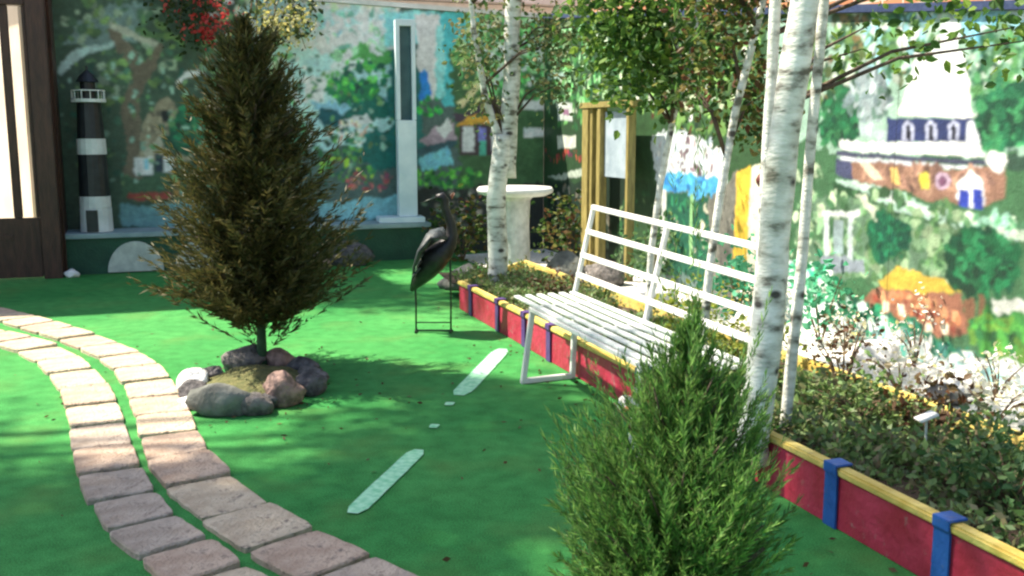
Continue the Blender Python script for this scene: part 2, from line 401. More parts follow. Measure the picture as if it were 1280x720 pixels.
# ---- ground
def sheet(name, poly, z, m, kind='structure'):
    mb = MB(); mb.add([(x, y, z) for x, y in poly], [tuple(range(len(poly)))])
    return tag(mb.build(name, m), kind=kind)
sheet('ground', [(-900, -900), (900, -900), (900, 900), (-900, 900)], -.006, M['earth'])
sheet('turf', [(-9, -4), (3.9, -4), (3.78, 2.64), (.45, 12.02), (-4.75, 10.3), (-9, 8.8)], 0, M['turf'])
PF = V((-.42, 7.86, 0)); PW = .93        # planter: front far corner, width
def pl(s, w, z=0): p = PF+EB*s+EA*w; return V((p.x, p.y, z))
g0, g1 = pl(-3.4, PW+.02), pl(7.4, PW+.02)
wr = (WR1-WC).normalized()
sheet('gravel_strip', [(g0.x, g0.y), (g1.x, g1.y), ((WC+wr*12).x-.004, (WC+wr*12).y), ((WC+wr*.05).x-.004, (WC+wr*.05).y)], .004, M['gravel'])
mbk = MB(); n = 60
for i in range(n+1):
    s = -.9+8.2*i/n
    for j in range(9):
        w = .03+(PW-.06)*j/8; p = pl(s, w)
        mbk.v.append((p.x, p.y, .165+.05*mnoise.noise(p*2.2)+.02*mnoise.noise(p*9)))
for i in range(n):
    for j in range(8):
        a = i*9+j; mbk.f.append((a, a+1, a+10, a+9))
tag(mbk.build('soil', M['soil'], smooth=True), kind='structure')

# ---- streaks of sunlight on the turf, put in as pale colour strips
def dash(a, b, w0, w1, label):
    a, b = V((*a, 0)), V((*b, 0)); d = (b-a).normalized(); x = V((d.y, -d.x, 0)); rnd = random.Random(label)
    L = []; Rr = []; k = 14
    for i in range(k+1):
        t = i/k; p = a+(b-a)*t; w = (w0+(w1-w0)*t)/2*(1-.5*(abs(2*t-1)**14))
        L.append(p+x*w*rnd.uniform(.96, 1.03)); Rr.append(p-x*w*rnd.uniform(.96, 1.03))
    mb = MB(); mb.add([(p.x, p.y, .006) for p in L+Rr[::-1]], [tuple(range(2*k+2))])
    o = mb.build('painted_sun_streak', M['dash']); tag(o, label, 'line marking', 'painted sunlight streaks on the turf')  # pale strip that stands for a streak of sunlight
dash((-.06, 6.36), (-.29, 5.2), .11, .11, 'long white painted dash on the turf beside the bench leg')  # sunlight streak in pale colour; its label text also seeds the edge
dash((-.42, 4.27), (-.6, 3.52), .085, .085, 'long white painted dash nearest the viewer, in the middle of the turf')  # second sunlight streak, given as a pale strip
dash((-.325, 5.06), (-.335, 5.0), .05, .045, 'farther of two tiny worn white specks between the long dashes')  # speck of the same sunlight, in pale colour
dash((-.375, 4.66), (-.385, 4.60), .05, .04, 'nearer of two tiny worn white specks between the long dashes')  # last fleck of that painted sunlight

# ---- two rows of pavers
ORD = ['first', 'second', 'third', 'fourth', 'fifth', 'sixth', 'seventh', 'eighth', 'ninth', 'tenth', 'eleventh', 'twelfth', 'thirteenth', 'fourteenth', 'fifteenth', 'sixteenth', 'seventeenth', 'eighteenth', 'nineteenth', 'twentieth']
def paver_row(pts, width, row, seed):
    rnd = random.Random(seed); P = [V((x, y, 0)) for x, y in pts]
    for i in range(len(P)):
        a = (P[i-1]+P[i])/2 if i else P[0]+(P[0]-P[1])/2
        b = (P[i]+P[i+1])/2 if i < len(P)-1 else P[-1]+(P[-1]-P[-2])/2
        ta = (P[i]-P[i-1]) if i else (P[1]-P[0]); tb = (P[i+1]-P[i]) if i < len(P)-1 else (P[-1]-P[-2])
        tc = ta.normalized()+tb.normalized()
        na = (ta.normalized()+(P[i]-a).normalized()).normalized(); nb = (tb.normalized()+(b-P[i]).normalized()).normalized()
        na = V((-na.y, na.x, 0)); nb = V((-nb.y, nb.x, 0)); gap = .016
        dj = rnd.uniform(-.008, .008); w = width/2+rnd.uniform(-.006, .006)
        a2 = a+(b-a).normalized()*gap; b2 = b-(b-a).normalized()*gap
        z = .024+rnd.uniform(-.006, .006)
        q = [a2-na*(w+dj), b2-nb*(w-dj), b2+nb*(w+dj), a2+na*(w-dj)]
        rot = Matrix.Rotation(rnd.uniform(-.03, .03), 3, 'Z'); c = sum(q, V())/4
        q = [c+rot @ (p-c) for p in q]
        # rough outline with worn corners, slightly dished top
        ring = []
        for k in range(4):
            for t in range(6):
                p = q[k].lerp(q[(k+1) % 4], t/6); e = .010 if t == 0 else 0
                p = p+(c-p).normalized()*(e+rnd.uniform(-.0025, .0035)); ring.append(p-c)
        m = len(ring); tilt = (rnd.uniform(-.02, .02), rnd.uniform(-.02, .02))
        vs = [(p.x, p.y, -.012) for p in ring]+[(p.x, p.y, z-.005+p.x*tilt[0]) for p in ring]
        vs += [(p.x*.965, p.y*.965, z+p.x*tilt[0]+p.y*tilt[1]+rnd.uniform(-.001, .001)) for p in ring]
        fs = [(r*m+k, r*m+(k+1) % m, (r+1)*m+(k+1) % m, (r+1)*m+k) for r in (0, 1) for k in range(m)]+[tuple(range(2*m, 3*m))]
        pm = rnd.choice([0, 1, 1, 2, 2]) if i > len(P)*.55 else rnd.choice([0, 0, 0, 1])
        o = mesh_obj('paver', vs, fs, PAVERS[pm]); o.location = (c.x, c.y, 0)
        tint = ['cream', 'pinkish', 'grey pink'][pm]
        tag(o, f'{tint} square paver, {ORD[i]} of the {row} row counted from the left end', 'paver', f'pavers of the {row} curved row')
paver_row([(-4.35, 7.86), (-4.11, 7.66), (-3.87, 7.45), (-3.63, 7.25), (-3.4, 7.04), (-3.15, 6.82), (-2.88, 6.55), (-2.62, 6.27), (-2.38, 5.97), (-2.18, 5.65), (-2.0, 5.31), (-1.84, 4.97), (-1.69, 4.64), (-1.545, 4.31), (-1.385, 4.0), (-1.16, 3.66), (-.92, 3.37), (-.68, 3.12), (-.44, 2.9)], .268, 'outer', 3)
paver_row([(-4.3, 7.18), (-4.05, 7.03), (-3.8, 6.86), (-3.54, 6.69), (-3.24, 6.44), (-2.98, 6.18), (-2.74, 5.88), (-2.5, 5.52), (-2.28, 5.15), (-2.1, 4.79), (-1.93, 4.44), (-1.77, 4.10), (-1.60, 3.79), (-1.43, 3.52), (-1.25, 3.28), (-1.06, 3.06), (-.86, 2.86)], .256, 'inner', 5)

# ------------------------------------------------------------------ painted walls
MURAL_LEFT = [
('p',(48,68,54),[(0.043,2.973),(2.209,3.084),(2.178,-0.046),(-0.159,-0.025)],0.08),
('p',(150,185,190),[(1.913,2.986),(3.661,3.071),(3.676,1.286),(2.532,1.246),(2.134,2.24)],0.1),
('p',(95,115,112),[(0.197,2.51),(0.624,2.685),(1.015,2.741),(0.918,2.414),(0.447,2.278),(0.143,2.254)],0.05),
('d',[(70,100,60),(92,118,66),(55,80,60),(110,125,105)],0.677,2.285,0.593,0.563,150,0.07),
('p',(150,172,168),[(0.04,2.044),(0.255,2.241),(0.684,2.398),(0.617,2.315),(0.287,2.146),(0.09,2.013)],0.02),
('p',(92,82,68),[(0.593,0.837),(0.678,1.214),(0.639,1.63),(0.78,2.043),(0.574,2.483),(0.655,2.566),(0.865,2.167),(1.074,2.378),(1.119,2.33),(0.894,1.963),(0.807,1.548),(0.848,1.129),(0.799,0.833)],0.03),
('p',(150,150,135),[(0.616,2.557),(1.073,2.361),(1.039,2.311),(0.597,2.492)],0.02),
('p',(130,120,100),[(0.782,1.087),(0.839,1.548),(1.083,1.8),(1.325,1.618),(1.317,1.125)],0.02),
('d',[(110,100,82),(150,140,120),(95,88,74)],1.064,1.423,0.227,0.252,60,0.05),
('b',(15,20,25),1.081,1.591,0.048,0.067,0.01),
('p',(150,145,130),[(0.852,1.213),(1.064,1.423),(1.118,1.381),(0.929,1.145)],0.02),
('b',(24,84,58),1.391,1.465,0.315,0.288,0.06),
('b',(34,100,66),1.562,1.594,0.2,0.186,0.05),
('b',(18,66,50),1.221,1.338,0.164,0.136,0.05),
('d',[(30,100,66),(46,122,82),(20,70,52)],1.416,1.482,0.299,0.271,60,0.06),
('p',(205,212,192),[(1.196,1.951),(1.314,2.053),(1.461,2.073),(1.556,2.008),(1.458,2.006),(1.327,1.987),(1.225,1.902)],0.015),
('p',(140,182,158),[(1.447,1.771),(1.596,1.789),(1.723,1.671),(1.656,1.654),(1.543,1.721)],0.015),
('p',(190,215,220),[(0.754,1.163),(0.945,1.162),(0.936,0.976),(0.744,0.978)],0.008),
('p',(215,228,228),[(0.769,1.146),(0.833,1.146),(0.825,1.011),(0.762,1.012)],0.008),
('p',(30,40,55),[(0.97,1.179),(1.035,1.178),(1.025,0.991),(0.961,0.992)],0.008),
('p',(205,215,215),[(1.042,1.161),(1.139,1.16),(1.13,0.99),(1.033,0.991)],0.008),
('p',(120,170,190),[(0.857,1.146),(0.905,1.145),(0.898,1.027),(0.85,1.028)],0.008),
('p',(52,78,56),[(0.6,0.947),(2.086,0.986),(2.071,0.588),(0.586,0.71)],0.03),
('p',(125,52,44),[(0.653,0.777),(1.086,0.768),(1.083,0.699),(0.649,0.709)],0.02),
('p',(150,110,60),[(1.12,0.939),(1.193,0.938),(1.183,0.731),(1.109,0.733)],0.02),
('p',(85,125,128),[(0.582,0.643),(2.076,0.721),(2.149,0.362),(0.569,0.413)],0.03),
('d',[(190,205,180),(120,165,110),(160,180,150),(90,120,90),(60,90,66)],1.885,2.318,0.423,0.544,130,0.06),
('d',[(150,190,170),(200,210,190),(70,120,80)],2.28,1.554,0.35,0.519,90,0.06),
('p',(178,206,212),[(2.62,2.596),(3.47,2.67),(3.602,2.366),(3.097,2.264),(2.741,2.29)],0.04),
('d',[(220,232,236),(150,190,205),(110,165,150)],3.017,2.627,0.636,0.259,60,0.09),
('p',(70,135,70),[(2.83,2.31),(3.373,2.43),(3.647,2.314),(3.644,2.118),(3.094,2.142)],0.05),
('p',(172,190,182),[(2.603,1.801),(2.716,2.029),(2.953,2.243),(3.332,2.217),(3.093,2.124),(2.856,1.962),(2.742,1.732)],0.03),
('p',(196,216,218),[(2.592,2.01),(2.768,2.013),(2.76,1.732),(2.583,1.731)],0.03),
('b',(30,108,70),3.087,1.859,0.31,0.195,0.06),
('d',[(50,140,60),(24,90,70),(80,160,70),(20,70,60)],3.18,1.958,0.414,0.265,70,0.06),
('p',(120,165,185),[(2.68,1.714),(3.638,1.795),(3.633,1.559),(2.719,1.538)],0.04),
('b',(16,84,74),3.283,1.666,0.296,0.143,0.05),
('b',(14,70,80),2.898,1.556,0.199,0.125,0.05),
('p',(210,205,196),[(2.944,1.574),(3.264,1.648),(3.354,1.54),(3.077,1.486)],0.03),
('d',[(215,190,150),(190,140,120),(225,215,190),(70,110,70)],3.076,1.423,0.294,0.143,60,0.04),
('d',[(40,100,60),(130,165,50),(30,80,70),(80,140,60)],3.067,1.108,0.417,0.252,90,0.05),
('b',(18,86,80),3.393,1.215,0.244,0.217,0.05),
('d',[(160,70,76),(120,60,80),(60,90,70),(180,110,100)],3.264,0.869,0.281,0.11,50,0.04),
('p',(112,162,168),[(2.692,0.644),(3.665,0.677),(3.661,0.435),(2.685,0.427)],0.03),
('d',[(225,238,240),(180,215,225),(200,225,190),(140,190,150),(235,240,225)],3.016,2.61,0.823,0.344,140,0.07),  # pale dabs paint in bright dapples of light along the top
('d',[(200,220,215),(90,150,100),(230,235,225)],2.256,2.072,0.347,0.512,60,0.05),
('p',(120,184,226),[(3.49,2.767),(4.077,2.79),(4.073,2.451),(3.482,2.398)],0.03),
('p',(26,92,90),[(3.518,2.364),(3.882,2.374),(3.91,1.008),(3.492,1.013)],0.05),
('p',(66,158,166),[(4.105,2.791),(4.665,2.849),(4.642,2.212),(4.482,1.693),(4.131,1.69)],0.05),
('p',(240,255,255),[(3.841,2.745),(4.133,2.757),(4.154,2.019),(4.035,1.762),(3.923,1.925),(3.871,2.284)],0.03),
('p',(120,205,220),[(4.085,2.648),(4.18,2.651),(4.19,1.837),(4.064,1.763)],0.03),
('p',(28,112,196),[(3.868,2.086),(3.945,2.142),(3.998,1.835),(3.864,1.779)],0.02),
('d',[(60,196,70),(40,150,80),(30,110,60)],3.977,1.707,0.154,0.11,30,0.04),
('p',(146,128,140),[(3.837,1.286),(4.012,1.432),(4.265,1.562),(4.321,1.321),(4.009,1.192)],0.03),
('p',(222,226,236),[(4.05,1.432),(4.207,1.58),(4.264,1.47),(4.165,1.321)],0.02),
('p',(40,70,80),[(3.817,1.212),(4.4,1.358),(4.4,1.265),(3.835,1.12)],0.02),
('p',(108,172,224),[(3.853,1.101),(4.184,1.247),(4.26,1.041),(3.89,0.971)],0.02),
('p',(52,84,52),[(4.292,2.385),(5.611,2.888),(5.629,0.694),(4.276,0.721)],0.08),
('d',[(120,170,90),(160,190,110),(70,120,60),(200,190,130),(90,150,90)],4.702,2.305,0.421,0.546,150,0.06),
('p',(196,176,134),[(4.325,1.765),(4.642,2.083),(4.701,2.029),(4.403,1.729)],0.02),
('p',(60,48,62),[(4.266,1.636),(4.901,1.846),(4.92,1.47),(4.285,1.562)],0.03),
('p',(196,136,50),[(4.304,1.507),(4.442,1.618),(4.9,1.621),(4.941,1.508)],0.015),
('p',(60,44,52),[(4.343,1.507),(4.92,1.508),(4.92,1.148),(4.34,1.153)],0.01),
('p',(232,222,192),[(4.382,1.488),(4.53,1.489),(4.528,1.189),(4.379,1.19)],0.01),
('p',(112,112,176),[(4.579,1.47),(4.679,1.47),(4.678,1.301),(4.578,1.301)],0.01),
('p',(70,150,130),[(4.598,1.32),(4.678,1.32),(4.677,1.15),(4.597,1.151)],0.01),
('p',(210,205,190),[(4.749,1.47),(4.839,1.47),(4.839,1.206),(4.748,1.206)],0.01),
('d',[(70,150,50),(50,120,50),(100,180,70),(30,90,50)],4.2,0.892,0.436,0.131,80,0.05),
('p',(34,40,38),[(3.762,0.768),(5.628,0.811),(5.638,-0.352),(3.745,-0.259)],0.04),
('d',[(120,112,98),(70,70,66),(150,144,130),(40,50,44),(90,110,90)],4.393,0.433,0.557,0.333,90,0.06),
('d',[(70,140,70),(110,175,100),(150,200,140),(40,95,56)],5.255,2.319,0.623,0.508,200,0.07),
('d',[(150,205,150),(205,225,195),(110,180,110),(235,240,230),(60,120,70)],5.102,2.315,0.723,0.507,200,0.06),  # light dapples behind the leaves, put in as pale dabs
('p',(196,212,204),[(5.134,1.802),(5.432,1.805),(5.433,1.691),(5.134,1.689)],0.01),
('p',(180,205,196),[(5.155,1.471),(5.434,1.471),(5.435,1.356),(5.155,1.357)],0.01),
('d',[(30,60,48),(120,150,134),(80,126,80),(60,100,80),(24,70,60),(100,130,84)],1.769,1.552,1.912,0.848,420,0.045),
]
MURAL_RIGHT = [
('p',(46,78,48),[(-0.225,2.999),(2.823,2.63),(2.953,-0.051),(-0.185,-0.519)],0.08),
('d',[(70,140,70),(110,175,100),(40,95,56),(60,120,60),(160,200,150)],0.969,2.081,1.208,0.605,200,0.08),
('d',[(150,205,150),(205,225,195),(110,180,110),(60,120,70)],0.967,2.168,0.929,0.518,120,0.06),  # the same painted light dapples, carried round the corner
('p',(162,192,182),[(0.103,2.111),(0.623,2.082),(0.624,2.02),(0.104,2.045)],0.02),
('p',(205,215,210),[(0.436,1.764),(0.864,1.752),(0.869,1.557),(0.44,1.562)],0.015),
('p',(214,220,208),[(0.444,1.377),(0.987,1.379),(0.991,1.237),(0.446,1.229)],0.015),
('p',(150,110,140),[(0.608,1.687),(0.773,1.683),(0.775,1.612),(0.609,1.614)],0.01),
('d',[(156,60,60),(180,80,60),(120,50,90)],0.643,1.158,0.785,0.074,40,0.04),
('p',(186,200,186),[(0.121,0.888),(1.326,1.06),(1.599,1.026),(0.649,0.883)],0.02),
('p',(30,52,40),[(0.122,0.84),(2.398,0.991),(2.459,-0.452),(0.148,-0.87)],0.05),
('d',[(110,110,98),(60,84,66),(150,150,140),(30,60,46)],1.01,0.484,0.943,0.36,70,0.07),
('p',(52,88,52),[(2.316,2.917),(4.668,2.639),(4.791,0.907),(2.401,0.913)],0.08),
('d',[(40,84,44),(76,120,56),(30,60,40),(110,150,80),(100,60,46)],3.585,2.003,1.133,0.605,300,0.08),
('d',[(150,200,110),(205,222,185),(110,160,80),(230,238,220),(60,110,60)],3.301,2.09,1.307,0.554,220,0.06),  # lighter dabs paint dappled light behind the birch leaves
('p',(214,226,232),[(2.823,1.31),(3.188,1.458),(4.083,1.259),(4.14,0.931),(2.909,0.862)],0.05),
('d',[(240,244,246),(190,205,220),(230,220,225),(120,100,110)],3.463,1.212,0.559,0.196,90,0.05),
('p',(78,172,226),[(2.963,1.045),(4.033,1.059),(4.018,0.884),(3.004,0.867)],0.04),
('d',[(90,185,235),(50,130,200)],3.533,0.968,0.479,0.084,40,0.05),
('p',(28,92,72),[(2.942,0.834),(4.107,0.876),(4.087,0.186),(2.979,0.068)],0.05),
('d',[(40,120,84),(20,70,60),(70,140,90),(190,190,170)],3.555,0.579,0.53,0.283,90,0.05),
('p',(206,210,206),[(3.002,0.897),(3.095,0.902),(3.131,0.203),(3.037,0.191)],0.015),
('p',(140,190,130),[(3.537,0.897),(3.593,0.9),(3.629,0.265),(3.573,0.258)],0.015),
('p',(120,120,112),[(3.866,0.848),(4.274,1.101),(4.292,0.082),(3.913,0.057)],0.03),
('d',[(70,120,70),(40,84,52),(130,160,110)],2.599,0.374,0.642,0.469,120,0.06),
('p',(226,190,66),[(4.275,1.095),(4.478,1.165),(4.485,0.046),(4.272,0.011)],0.015),
('p',(244,240,216),[(4.479,1.153),(4.801,1.211),(4.879,0.111),(4.485,0.046)],0.02),
('p',(160,196,178),[(4.66,2.756),(7.637,2.486),(7.765,1.289),(4.769,1.211)],0.1),
('d',[(60,100,60),(110,150,84),(40,80,56),(30,70,44),(200,215,200),(90,110,60),(130,110,70)],5.601,1.902,0.609,0.317,420,0.06),
('d',[(230,240,232),(150,205,215),(100,150,90),(60,110,80),(190,220,200)],6.131,1.964,0.401,0.244,160,0.07),
('d',[(110,190,222),(150,210,230),(200,225,235)],6.795,1.984,0.254,0.079,60,0.07),
('d',[(70,130,84),(200,220,205),(90,150,90),(40,100,70),(30,80,56),(140,190,160)],6.904,1.728,0.267,0.261,320,0.06),
('b',(22,88,56),5.516,1.504,0.265,0.184,0.07),
('d',[(30,104,66),(14,66,48),(54,126,80)],5.516,1.504,0.265,0.184,70,0.06),
('b',(150,166,172),5.816,1.646,0.184,0.145,0.07),
('d',[(176,190,196),(120,140,146),(90,120,110)],5.817,1.635,0.213,0.176,60,0.05),
('p',(175,198,198),[(5.716,1.501),(6.069,1.437),(6.052,1.376),(5.74,1.406)],0.03),
('b',(24,92,60),6.956,1.478,0.213,0.166,0.08),
('d',[(34,110,74),(16,70,50),(60,140,90)],6.972,1.487,0.232,0.182,90,0.07),
('p',(64,108,74),[(4.765,1.271),(7.767,1.27),(7.973,-0.655),(4.884,-0.394)],0.08),
('p',(248,255,252),[(6.373,1.846),(6.393,1.91),(6.445,1.915),(6.433,2.046),(6.493,2.076),(6.571,2.041),(6.572,1.896),(6.625,1.856),(6.642,1.801)],0.012),
('p',(250,255,250),[(6.111,1.537),(6.192,1.741),(6.236,1.874),(6.601,1.849),(6.676,1.699),(6.719,1.499)],0.012),
('p',(200,246,236),[(6.283,1.65),(6.493,1.67),(6.54,1.576),(6.304,1.572)],0.03),
('p',(44,56,104),[(6.01,1.518),(6.731,1.499),(6.803,1.363),(6.023,1.366)],0.01),
('p',(190,196,226),[(6.168,1.377),(6.16,1.466),(6.207,1.501),(6.259,1.466),(6.267,1.368)],0.006),
('p',(190,196,226),[(6.362,1.378),(6.354,1.465),(6.398,1.498),(6.447,1.464),(6.456,1.369)],0.006),
('p',(190,196,226),[(6.545,1.379),(6.537,1.464),(6.578,1.496),(6.625,1.463),(6.634,1.371)],0.006),
('p',(18,20,40),[(6.197,1.377),(6.19,1.456),(6.209,1.476),(6.232,1.456),(6.239,1.372)],0.004),
('p',(18,20,40),[(6.389,1.378),(6.382,1.455),(6.4,1.474),(6.422,1.455),(6.429,1.374)],0.004),
('p',(18,20,40),[(6.57,1.38),(6.563,1.454),(6.581,1.473),(6.601,1.454),(6.608,1.375)],0.004),
('p',(226,232,244),[(6.683,1.362),(6.684,1.481),(6.732,1.49),(6.8,1.39),(6.804,1.345)],0.01),
('p',(236,240,244),[(5.544,1.362),(6.803,1.363),(6.846,1.274),(5.969,1.293),(5.549,1.308)],0.01),
('p',(70,74,100),[(5.515,1.296),(5.97,1.283),(6.865,1.256),(6.873,1.229),(5.973,1.252),(5.518,1.263)],0.006),
('p',(210,216,226),[(5.569,1.264),(5.973,1.247),(6.862,1.225),(6.864,1.207),(5.572,1.232)],0.006),
('p',(150,114,98),[(5.656,1.234),(6.864,1.207),(6.984,1.246),(7.013,1.071),(6.792,0.979),(6.283,1.032),(5.701,1.095)],0.015),
('d',[(172,136,116),(120,92,84),(156,120,106)],6.343,1.144,0.559,0.078,90,0.05),
('p',(70,76,110),[(5.519,1.252),(5.672,1.245),(5.701,1.095),(5.528,1.142)],0.015),
('p',(236,214,190),[(5.754,1.236),(5.85,1.239),(6.015,1.109),(5.924,1.105)],0.015),
('p',(238,196,120),[(6.068,1.193),(6.126,1.195),(6.165,1.086),(6.091,1.092)],0.01),
('p',(214,200,80),[(6.327,1.163),(6.394,1.175),(6.415,1.089),(6.349,1.075)],0.012),
('b',(206,180,206),6.529,1.133,0.064,0.057,0.01),
('b',(120,80,110),6.529,1.133,0.032,0.033,0.01),
('p',(242,246,250),[(6.654,1.016),(6.656,1.129),(6.735,1.197),(6.837,1.129),(6.86,1.012)],0.012),
('p',(46,66,170),[(6.672,1.093),(6.829,1.092),(6.851,0.984),(6.669,0.989)],0.01),
('p',(220,226,240),[(6.733,1.096),(6.757,1.097),(6.773,0.987),(6.749,0.986)],0.006),
('b',(244,248,248),6.927,1.258,0.078,0.062,0.02),
('p',(50,80,66),[(7.013,1.287),(7.162,1.29),(7.171,1.205),(7.022,1.199)],0.03),
('p',(176,206,196),[(5.53,1.109),(5.832,1.08),(6.778,0.932),(7.093,0.922),(7.128,0.838),(6.819,0.824),(6.15,0.922),(5.603,1.058)],0.02),
('p',(226,236,236),[(5.634,1.092),(5.991,1.036),(6.56,0.943),(6.498,0.909),(5.996,0.984)],0.02),
('p',(34,74,46),[(5.498,1.086),(5.62,1.058),(6.224,0.908),(6.819,0.815),(6.798,0.785),(6.156,0.861),(5.538,1.01)],0.015),
('d',[(150,200,180),(90,150,110),(200,220,200)],6.929,0.885,0.219,0.072,60,0.05),
('p',(96,128,104),[(5.235,0.964),(6.001,0.922),(6.702,0.77),(6.595,0.565),(5.885,0.441),(5.178,0.46)],0.05),
('d',[(80,120,84),(120,156,120),(60,100,66),(150,176,140),(96,140,90)],6.093,0.732,0.843,0.308,330,0.06),
('d',[(130,170,130),(60,104,70),(180,200,170)],5.151,0.812,0.452,0.408,120,0.06),
('p',(196,206,186),[(5.743,0.978),(5.841,0.974),(6.209,0.744),(6.083,0.668),(5.981,0.799)],0.03),
('p',(216,226,226),[(5.39,0.866),(5.799,0.896),(5.802,0.853),(5.394,0.82)],0.01),
('p',(200,212,214),[(5.43,0.823),(5.483,0.827),(5.509,0.502),(5.456,0.495)],0.01),
('p',(186,200,204),[(5.688,0.844),(5.737,0.848),(5.763,0.534),(5.714,0.527)],0.01),
('p',(150,170,176),[(5.537,0.809),(5.64,0.818),(5.659,0.576),(5.557,0.564)],0.01),
('p',(140,150,164),[(5.416,0.536),(5.858,0.567),(5.865,0.492),(5.423,0.445)],0.02),
('b',(20,94,64),6.078,0.73,0.188,0.144,0.06),
('d',[(30,116,80),(14,72,56)],6.078,0.73,0.188,0.144,50,0.05),
('p',(206,176,72),[(6.011,0.448),(6.182,0.555),(6.595,0.56),(6.727,0.502),(6.047,0.378)],0.02),
('p',(152,102,82),[(5.863,0.317),(6.03,0.408),(6.728,0.493),(6.802,0.237),(5.992,0.121),(5.86,0.163)],0.02),
('d',[(186,120,84),(140,70,56),(206,150,110)],6.348,0.302,0.392,0.111,70,0.05),
('p',(236,230,206),[(6.067,0.328),(6.127,0.333),(6.133,0.265),(6.073,0.26)],0.006),
('p',(236,230,206),[(6.216,0.332),(6.274,0.336),(6.28,0.27),(6.222,0.265)],0.006),
('p',(236,230,206),[(6.312,0.234),(6.368,0.239),(6.374,0.174),(6.318,0.168)],0.006),
('p',(236,230,206),[(6.464,0.252),(6.518,0.257),(6.523,0.193),(6.47,0.187)],0.006),
('p',(236,230,206),[(6.595,0.276),(6.647,0.28),(6.653,0.218),(6.601,0.213)],0.006),
('p',(120,86,66),[(6.762,0.46),(6.84,0.472),(6.85,0.247),(6.778,0.233)],0.02),
('b',(16,84,52),6.869,0.673,0.256,0.191,0.06),
('d',[(22,100,62),(12,66,46),(40,116,74)],6.869,0.673,0.256,0.191,120,0.06),
('p',(110,84,62),[(6.862,0.494),(6.909,0.502),(6.923,0.355),(6.876,0.346)],0.01),
('p',(190,196,190),[(6.968,0.483),(7.292,0.509),(7.301,0.423),(6.978,0.383)],0.03),
('b',(58,128,62),7.114,0.262,0.327,0.134,0.06),
('d',[(80,160,70),(40,100,56),(100,150,60)],7.103,0.26,0.309,0.125,90,0.06),
('p',(30,110,84),[(5.286,0.297),(5.901,0.247),(6.63,0.184),(6.885,0.13),(6.51,0.049),(5.751,0.076),(5.205,0.105)],0.04),
('d',[(40,140,100),(20,96,76),(200,230,220)],5.988,0.164,0.568,0.118,80,0.06),
('p',(232,244,246),[(4.826,0.416),(5.37,0.426),(5.384,0.241),(5.992,0.121),(6.637,0.106),(7.331,0.121),(7.897,0.055),(7.973,-0.655),(4.929,-1.028)],0.06),
('d',[(250,252,250),(150,200,200),(206,226,230),(70,140,130),(246,250,246)],6.378,-0.027,0.896,0.173,300,0.06),
('d',[(90,226,170),(60,190,140),(240,250,245)],5.282,0.344,0.358,0.14,60,0.06),
('p',(70,120,76),[(7.065,2.764),(8.756,3.022),(9.077,0.383),(7.318,0.251)],0.1),
('d',[(40,100,64),(90,150,90),(140,190,150),(30,80,56),(220,235,225)],7.745,1.478,0.486,0.898,500,0.1),
]

def vnoise(u, z, s, rng):
    g = rng.random((64, 64)); x = u/s; y = z/s; xi = np.floor(x).astype(int); yi = np.floor(y).astype(int)
    fx = x-xi; fy = y-yi; fx = fx*fx*(3-2*fx); fy = fy*fy*(3-2*fy)
    def G(i, j): return g[i % 64, j % 64]
    return (G(xi, yi)*(1-fx)+G(xi+1, yi)*fx)*(1-fy)+(G(xi, yi+1)*(1-fx)+G(xi+1, yi+1)*fx)*fy-.5

